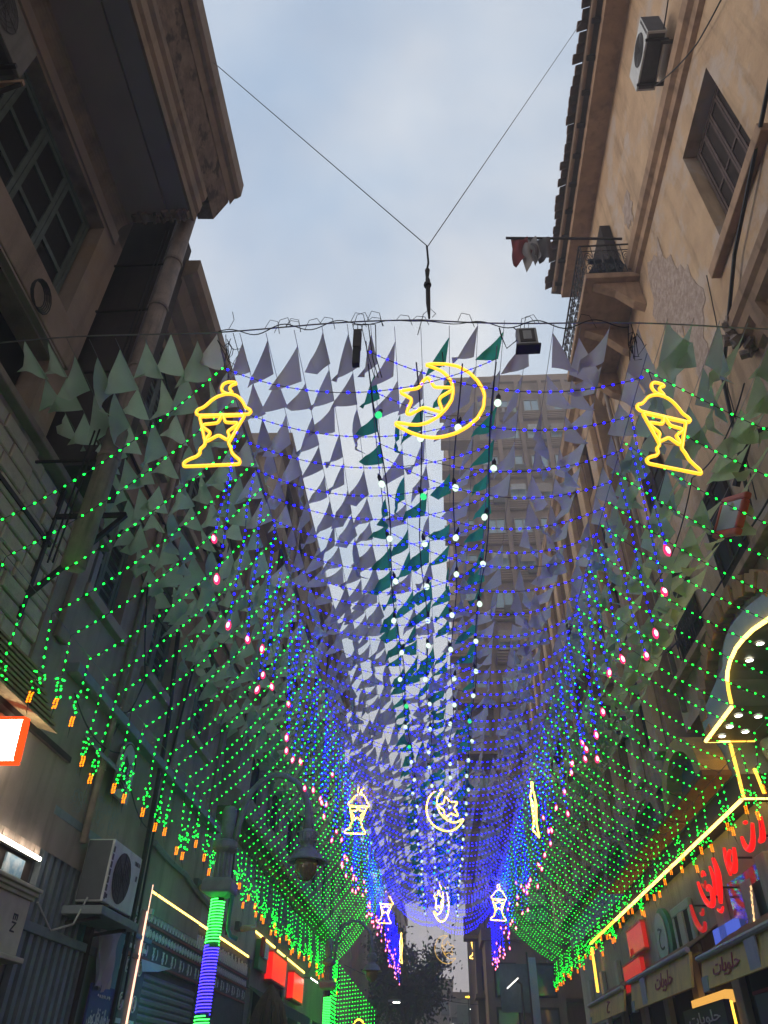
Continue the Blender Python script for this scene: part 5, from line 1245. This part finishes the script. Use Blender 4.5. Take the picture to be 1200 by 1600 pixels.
for i, (x, y, z) in enumerate(((5.3, 9.2, 5.375), (5.35, 10.5, 5.71), (5.36, 11.15, 5.80), (5.36, 11.7, 5.775), (5.27, 12.55, 5.155), (5.27, 13.05, 5.155), (5.27, 13.5, 5.155), (5.62, 12.6, 5.155), (5.62, 13.3, 5.155), (6.0, 10.2, 5.655), (6.0, 11.0, 5.79))):
    d = MB().lathe([(.062, -.022), (.075, -.02), (.075, -.004), (.06, -.004)], (x, y, z), 16, caps=False).build('downlight', GREYL, rc)
    MB().lathe([(.058, -.016), (.058, -.008)], (x, y, z), 16).build('lens', E_DL, d)
# wall under the canopy
uw = thing('shop_wall', 'pale green lit shop wall with rounded columns under the arched canopy', 'shop front', (6.7, 11, GZ))
MB().box(6.62, 6.9, 5, 15.3, GZ, 5.9).build('wall', PALEG, uw)
for y in (9.6, 11.0, 12.4, 13.6): MB().lathe([(.3, GZ), (.3, 4.6), (.42, 4.9), (.42, 5.1)], (6.4, y, 0), 16).build('column', PALEG, uw, True)
# arch bricks
ba = thing('brick_arch', 'arched surround of orange brown bricks above the olive canopy', 'arch', (5.3, 11.5, 6.0))
cx_, cz_, ra = 11.55, 5.35, 1.62
for k in range(26):
    a = math.pi*(k+.5)/26*1.12-.19
    b = MB(); M_ = Matrix.Translation((5.2-.03*(k % 2), cx_-1.28*ra*math.cos(a), cz_+.80*ra*math.sin(a)+.05)) @ Matrix.Rotation(-(math.pi/2-a)*-1.0, 4, 'X')
    b.obox(M_, .22, .20, .30+.05*(k % 2)).build('brick', BRICK, ba, bevel=.012)
# step down corner and long fascia
lf_ = thing('long_canopy', 'long shop canopy edged with one bright warm light strip, right side', 'canopy', (5.6, 22, 4.1))
MB().box(5.5, 6.9, 13.95, 31.0, 4.14, 4.6).build('slab', mat('canopy_brown', (.10, .085, .07), (.075, .065, .055), scale=1.5), lf_)
strip(lf_, [(5.52, 13.86, 5.13), (5.5, 13.88, 4.15)], .030, E_SY)
for k in range(7):
    y0 = 13.9+k*2.46; strip(lf_, [(5.46, y0, 4.13+.01*k), (5.46, y0+2.42, 4.135+.01*k)], .030+.004*k*.5, E_S if k < 5 else E_SY)
strip(lf_, [(5.48, 13.84, 4.13), (6.0, 13.84, 4.13)], .018, E_S); strip(lf_, [(6.0, 13.84, 4.13), (6.6, 13.84, 4.13)], .012, E_SY)
strip(lf_, [(5.86, 13.95, 4.7), (5.9, 13.95, 4.25)], .03, E_SY); strip(lf_, [(5.88, 13.7, 4.1), (5.8, 13.7, 3.25)], .03, E_SY)
strip(lf_, [(5.46, 30.9, 4.05), (5.46, 30.9, 2.7)], .05, E_SY); strip(lf_, [(5.46, 30.9, 2.35), (5.46, 30.9, 2.05)], .05, E_SY)
dl_ = MB().lathe([(.062, -.022), (.075, -.02), (.075, -.004), (.06, -.004)], (6.2, 14.3, 4.135), 16, caps=False).build('downlight', GREYL, lf_)
MB().lathe([(.058, -.016), (.058, -.008)], (6.2, 14.3, 4.135), 16).build('lens', E_DL, dl_)
# ochre arched hoods
OCL = mat('hood_ochre_lit', (.66, .41, .13), (.52, .31, .10), scale=2, bump=.2)  # warm light on the nearest hood put into its ochre
for i, (y0, y1, z0, lab) in enumerate(((14.2, 17.0, 4.75, 'ochre arched hood with brown shelf right after the olive canopy'), (17.3, 20.4, 4.75, 'second ochre arched hood along the right shops, dimmer'), (21, 24.6, 4.75, 'third ochre arched hood along the right shops, far and dim'))):
    t = thing('arched_hood', lab, 'hood', (5.3, (y0+y1)/2, z0), 'ochre arched hoods')
    n = 14; yc, ry, rz = (y0+y1)/2, (y1-y0)/2, 1.05; mb = MB()
    for k in range(n):
        a0, a1 = math.pi*k/n, math.pi*(k+1)/n
        q = []
        for a in (a0, a1):
            for f_ in (1.0, .76): q.append((yc-ry*f_*math.cos(a), z0+rz*f_*math.sin(a)))
        (ao, ai, bo, bi) = q
        for X_ in (4.98, ):
            mb.add([(X_, *ao), (X_, *bo), (X_, *bi), (X_, *ai), (5.5, *ao), (5.5, *bo), (5.5, *bi), (5.5, *ai)], [(3,2,1,0),(0,1,5,4),(2,3,7,6)])
    mb.build('arch', OCL if i == 0 else PL_TD, t)  # farther hoods get a darker plaster colour to look dim
    MB().box(4.95, 5.5, y0-.1, y1+.1, z0-.12, z0-.01).build('shelf', mat('hood_shelf', (.22, .10, .045), (.17, .08, .04), scale=3), t, bevel=.01)
    MB().box(5.3, 5.5, y0+.3, y1-.3, z0, z0+.75).build('tympanum', OLIVE, t)
MB().box(5.52, 6.9, 14.0, 36, 4.62, 5.6).build('upper_wall', PALEG, bS)  # pale green look of the lit wall comes from its paint
# lower shop wall on the right
rw = thing('right_shop_row', 'row of right hand shops with grey piers and dark openings below the long canopy', 'shop front', (5.6, 22, GZ))
MB().box(5.75, 6.0, 14.0, 36, 1.9, 4.12).build('wall', mat('shop_wall_grey', (0.320, 0.296, 0.256), (0.248, 0.232, 0.200), scale=1.3, streak=.4), rw)
for k in range(8):
    y = 14.0+k*2.75; MB().box(5.6, 5.74, y, y+.45, GZ, 3.3).build('pier', PL_G, rw, bevel=.02); MB().box(5.8, 6.0, y+.46, y+2.74, GZ, 1.88).build('opening', DARK, rw)
for y0, y1 in ((14.6, 16.4), (19.3, 20.6)): MB().box(5.70, 5.76, y0, y1, 2.35, 3.25).build('dark_window', GLASS, rw)
for i, (y, z0, z1) in enumerate(((17.3, .1, 1.4), (19.9, .1, 1.35), (18.6, .0, 1.25))): MB().box(5.52, 5.58, y, y+.10, z0, z1).build('light_strip', E_SY, rw)
MB().box(5.55, 5.9, 17.5, 20.0, 1.42, 1.6).build('glow_shelf', emit('glow_shelf', (1, .5, .1), .5), rw)  # shelf emits its own orange to look lit
# red signs
rl = thing('red_letter_sign', 'big glowing red brush style letters under the warm strip, right', 'sign', (5.55, 16.8, 2.4))
def stroke(t, pts, r, m, name='stroke'):
    sp = []
    P = [Vector(p) for p in pts]
    for a in range(len(P)-1):
        p0, p1, p2, p3 = P[max(a-1, 0)], P[a], P[a+1], P[min(a+2, len(P)-1)]
        for q in range(5):
            u = q/5; sp.append(.5*((2*p1)+(p2-p0)*u+(2*p0-5*p1+4*p2-p3)*u*u+(3*p1-p0-3*p2+p3)*u**3))
    sp.append(P[-1]); n = len(sp)
    return MB().tube(sp, [r*(.55+.45*math.sin(math.pi*(k+.5)/n)) for k in range(n)], 8).build(name, m, t, True)
XS = 5.38
for pts, r_, m_ in (([(15.7,3.72),(15.62,3.4),(15.75,3.05),(15.9,2.78)], .085, E_RED), ([(16.05,3.62),(15.98,3.3),(16.1,3.0)], .06, E_RED),
                    ([(17.15,3.5),(17.0,3.15),(16.75,2.92),(16.45,2.86),(16.3,3.05),(16.42,3.25),(16.6,3.2)], .075, E_RED), ([(16.75,3.55),(16.62,3.62),(16.5,3.52)], .05, E_RED),
                    ([(16.9,3.4),(16.7,3.3),(16.6,3.42)], .045, E_REDD), ([(18.1,3.15),(18.05,2.9),(17.9,2.66),(17.65,2.5),(17.4,2.5),(17.3,2.62)], .075, E_REDD),
                    ([(17.5,2.85),(17.35,2.8),(17.22,2.9)], .05, E_REDD), ([(16.2,2.7),(16.0,2.62),(15.8,2.68)], .045, E_RED)):
    stroke(rl, [(XS, 16.9+(q[0]-16.9)*.86, 3.15+(q[1]-3.15)*.8) for q in pts], r_*.74, m_)
for y in (15.9, 16.8, 17.7): MB().tube([(5.75, y, 3.1), (XS, y, 3.1)], .02, 5).build('bracket', METAL, rl)
sc = thing('blue_screen', 'bluish lit display board under the red letters, right', 'screen', (5.6, 16.9, 1.9))
MB().box(5.6, 5.72, 16.2, 17.6, 2.05, 2.62).build('panel', E_BLS, sc); MB().box(5.61, 5.73, 16.15, 17.65, 1.98, 2.04).build('frame', METAL, sc)
rl2 = thing('red_letter_sign', 'smaller pair of glowing red letters at the right edge, nearest', 'sign', (5.5, 14.2, 3.2))
for pts, r_ in (([(13.5,3.7),(13.7,3.4),(13.95,3.3),(14.15,3.42),(14.2,3.62)], .075), ([(13.05,3.7),(13.2,3.35),(13.4,3.3)], .075), ([(13.75,3.8),(13.9,3.82)], .05),
                ([(14.75,3.55),(14.9,3.25),(15.1,3.15),(15.25,3.4),(15.0,3.55)], .08), ([(15.3,3.7),(15.35,3.4),(15.32,3.1)], .06)):
    stroke(rl2, [(5.4, 14.2+(q[0]-14.2)*.9, 3.42+(q[1]-3.42)*.8) for q in pts], r_*.72, E_RED)
for y in (13.4, 14.9): MB().tube([(5.75, y, 3.4), (5.4, y, 3.4)], .02, 5).build('bracket', METAL, rl2)
go = thing('green_oval_sign', 'white upright oval sign with a green edge, right shops', 'sign', (5.6, 21.3, 2.4))
oval(go, 1, 5.74, 21.6, 3.05, .75, .66, GREEN_P, d=.10); oval(go, 1, 5.63, 21.75, 3.07, .55, .56, GREYL, 'face', .02)
text('lettering', 'ح', face_right(5.605, 21.75, 3.05), .42, .5, TXT_K, go, .003, True)
wf_ = thing('window_frame_sign', 'pale green square frame around a dark window beside the oval sign', 'window', (5.65, 19.8, 2.4))
frame_panel(wf_, Matrix.Translation((5.68, 19.75, 2.95)) @ Matrix.Rotation(math.pi/2, 4, 'Z'), 1.6, 1.1, .2, .1, PALEG, DARK)
sign_box('shop_sign', 'dull dark red sign high on the far right shops', 1, 23.6, 25.6, 3.1, 3.75, E_REDD, X=5.72, rim=REDP)
sign_box('shop_sign', 'glowing red sign with faint letters low on the far right shops', 1, 24.0, 26.4, 2.25, 2.95, E_REDD, X=5.62, rim=REDP)
# yellow awning boards
def awning_board(label, y0, y1, z0, z1, texts, X=4.9):
    t = thing('awning_board', label, 'awning', (X, (y0+y1)/2, z0), 'yellow awning boards on the right')
    MB().add([(X, y0, z0), (X, y1, z0), (X+.08, y1, z1), (X+.08, y0, z1), (X+.05, y0, z0), (X+.05, y1, z0), (X+.14, y1, z1), (X+.14, y0, z1)], [(0,3,2,1)[::-1], (4,5,6,7)[::-1], (0,1,5,4), (2,3,7,6), (0,4,7,3), (1,2,6,5)]).build('valance', YEL, t)
    MB().tube([(X+.04, y0-.06, z1+.03), (X+.04, y1+.06, z1+.03)], .055, 8).build('top_rail', GREYL, t)
    MB().add([(X+.1, y0, z1+.04), (X+.1, y1, z1+.04), (5.75, y1, z1+.5), (5.75, y0, z1+.5), (X+.1, y0, z1+.07), (X+.1, y1, z1+.07), (5.75, y1, z1+.53), (5.75, y0, z1+.53)], [(0,3,2,1), (4,5,6,7)]).build('canvas', mat('awning_canvas', (.16, .09, .07), (.12, .07, .055), scale=4), t)
    for body, yc, w_, m in texts:
        if body: text('lettering', body, Matrix(((0, .08/(z1-z0), -1, X+.025), (-1, 0, 0, yc), (0, 1, 0, (z0+z1)/2), (0, 0, 0, 1))), w_, (z1-z0)*.62, m, t, .006, True, .004)
        else: MB().box(X+.005, X+.03, yc-w_/2, yc+w_/2, z0+.03, z1-.03).build('white_panel', GREYL, t)
    MB().box(X-.004, X+.1, y1-.38, y1-.03, z0-.03, z0+.20).build('corner_patch', PALEG, t)
    return t
awning_board('yellow awning board with red Arabic lettering, nearest on the right', 10.5, 16.7, 1.50, 1.98, [('ح', 12.75, .42, TXT_R), ('حلويات', 15.2, 1.5, TXT_R), (None, 13.75, .5, None)])
awning_board('yellow awning board with faded lettering, second on the right', 17.4, 23.2, 1.62, 2.22, [('حلويات', 19.6, 1.6, TXT_R), (None, 21.6, .5, None)])
awning_board('yellow awning board, farthest and most faded on the right', 24.2, 30.0, 1.7, 2.2, [('ح', 26.5, .5, TXT_R)])
bpx = sign_box('menu_board', 'dark purple board with white writing low on the right', 1, 17.2, 20.2, .95, 1.42, BOARD_P, X=5.5, txt='حلويات', tm_=TXT_W)
sign_box('menu_board', 'dark purple board with a red lower edge at the right edge', 1, 12.2, 14.9, .75, 1.3, BOARD_P, X=5.3, rim=mat('edge_red', (.3, .03, .05), (.22, .02, .04)))
wl = thing('neon_writing', 'small pale neon writing with fairy lights on the pier right of the red letters', 'sign', (5.55, 14.9, 2.3))
mb = MB()
for k in range(9):
    y = 15.25-.05*k; mb.tube([(5.57, y+.04*math.sin(q*1.9+k), 2.2+.09*k-.05*q*.3+.03*math.cos(q*2.3+k)) for q in range(6)], .008, 4)
mb.build('tubing', emit('neon_peach', (1, .55, .25), 1.0), wl); MB().box(5.58, 5.6, 14.85, 15.4, 2.1, 3.05).build('backboard', PL_G, wl)
# unlit framed floodlight on the right
uf = thing('framed_floodlight', 'unlit floodlight with an orange red frame on a dark arm, right', 'floodlight', (4.2, 8.3, 6.2))
M_ = Matrix.Translation((4.17, 8.29, 6.25)) @ Matrix.Rotation(math.pi/2, 4, 'Z') @ Matrix.Rotation(R(-32), 4, 'Y') @ Matrix.Rotation(R(18), 4, 'X')
frame_panel(uf, M_, .82, .60, .10, .1, REDP, BEIGE, 'frame', 'lens')
MB().beam((4.25, 8.05, 6.58), (4.45, 7.55, 7.15), .07, .07).build('arm', METAL, uf); MB().beam((4.43, 7.58, 7.13), (5.3, 7.5, 7.16), .07, .07).build('bracket', METAL, uf)
# dark recessed windows and ledges on the tan building behind the pennants
for i, (y0, y1, z0, z1) in enumerate(((10.2, 11.4, 7.0, 8.8), (12.9, 14.2, 7.0, 8.8), (12.6, 13.9, 10.0, 12.2))):
    shutter_window(bR, 1, 5.24, y0, y1, z0, z1, WOOD_D, MESHD, leaves=2, rails=(.5,), depth=.03)
MB().box(5.1, 5.29, 6, 15.3, 6.75, 6.9).build('ledge', PL_TD, bR, bevel=.015)
mb = MB()
for k in range(10):
    y = 13.0+k*.12; mb.tube([(5.1, y, 6.95), (5.1, y, 7.6)], .012, 4); mb.tube([(5.1, y+.05*math.cos(q*.8), 7.3+.1*math.sin(q*.8)) for q in range(8)], .008, 4, closed=True)
mb.build('window_grille', METAL, bR)

# ------------------------------------------------------------------ far end of the street
for i, (x, y, z, lab) in enumerate(((-2.3, 60, 4.6, 'far white street light left of the tree trunk'), (-.6, 75, 3.4, 'tiny far white light below the tree'), (1.0, 80, 4.4, 'tiny far white light pair in the street middle'),
                               (3.2, 72, 5.8, 'bright far white light near the sky gap'), (2.4, 70, 4.9, 'tiny far light under the brightest far lamp'), (1.9, 66, 3.2, 'low far white light over the road'), (3.6, 62, 2.8, 'white light in front of the magenta strip'))):
    t = thing('street_light', lab, 'street light', (x, y, GZ), 'far street lights')
    MB().tube([(x, y, GZ), (x, y, z)], .05, 6).build('pole', METAL, t); MB().lathe([(.02, .1), (.13, .06), (.16, 0), (.1, -.06), (.02, -.08)], (x, y, z), 10).build('lamp', E_FAR, t, True)
hd = thing('led_street_light', 'flat white street light head on a pole before the far trees, left', 'street light', (-2.55, 45, GZ))
MB().tube([(-2.75, 45, GZ), (-2.75, 45, 3.35), (-2.6, 45, 3.45)], .05, 6).build('pole', METAL, hd); MB().box(-2.7, -2.05, 44.9, 45.15, 3.42, 3.52).build('head', GREYL, hd, bevel=.02); MB().box(-2.45, -2.1, 44.92, 45.13, 3.40, 3.419).build('lamp', E_FAR, hd)
h2 = thing('led_street_light', 'tilted white street light panel by the far right building', 'street light', (3.1, 38, GZ))
MB().tube([(3.5, 38.1, GZ), (3.5, 38.1, 3.6), (3.3, 38, 3.72)], .05, 6).build('pole', METAL, h2); MB().obox(Matrix.Translation((3.12, 38, 3.62)) @ Matrix.Rotation(-.65, 4, 'Y'), .62, .26, .05).build('lamp', emit('lamp_panel', (1, .96, .88), 1.2), h2)
mg = thing('magenta_neon', 'bent magenta neon line over a far shop on the right', 'neon', (2.6, 40, 2.3))
MB().tube([(2.4, 40, 1.5), (2.75, 40, 2.35), (3.25, 40, 2.38)], .03, 6).build('tube', E_MAG, mg)
ad = thing('banner_column', 'pale blue lit advertising column at the right end of the street', 'banner', (4.0, 36, GZ))
MB().box(3.72, 4.02, 36.4, 36.5, .4, 4.4).build('panel', mat('ad_blue', (.30, .42, .50), (.55, .45, .45), scale=1.2), ad); MB().tube([(3.68, 36.5, GZ), (3.68, 36.5, 4.6)], .04, 6).build('pole', METAL, ad); MB().box(3.66, 4.06, 36.38, 36.52, 1.5, 1.56).build('band', METAL, ad)
am = thing('amber_lamp', 'small amber signal lamp above the far road', 'lamp', (1.9, 60, 4.6))
MB().lathe([(.02, .06), (.2, .03), (.2, -.03), (.02, -.06)], (1.85, 60, 4.9), 10).build('lens', emit('amber', (1, .5, .03), 3), am); MB().tube([(1.85, 60, GZ), (1.85, 60, 4.86)], .04, 6).build('pole', METAL, am)
cable('street_cable', 'thin black cable sagging across the far street below the canopy', [(-4.2, 37.5, 4.2), (3.8, 44, 3.3)], .012, .5, 20)
gs = thing('rooftop_sign', 'dim green sign board on the far low grey building', 'sign', (2.4, 79.8, 4.6))
MB().box(1.4, 4.2, 79.7, 79.85, 4.6, 5.9).build('board', mat('sign_greyg', (.18, .22, .19), (.14, .17, .15)), gs)
text('lettering', 'حلويات', Matrix(((1, 0, 0, 2.8), (0, 0, -1, 79.69), (0, 1, 0, 5.25), (0, 0, 0, 1))), 2.0, .6, TXT_K, gs, .004, True)

# ------------------------------------------------------------------ thin evening haze over the street
hz = MB().box(-71, 71, -41, 151, -2.8, 49.6).build('haze', CABLE)
hz.data.materials.clear()
hm = bpy.data.materials.new('haze_air'); hm.use_nodes = True; t_ = hm.node_tree; t_.nodes.clear()
pv = t_.nodes.new('ShaderNodeVolumePrincipled'); pv.inputs['Color'].default_value = (.88, .88, .88, 1); pv.inputs['Density'].default_value = .007; pv.inputs['Anisotropy'].default_value = .0
oo = t_.nodes.new('ShaderNodeOutputMaterial'); t_.links.new(pv.outputs[0], oo.inputs['Volume'])
hz.data.materials.append(hm); hz['kind'] = 'stuff'
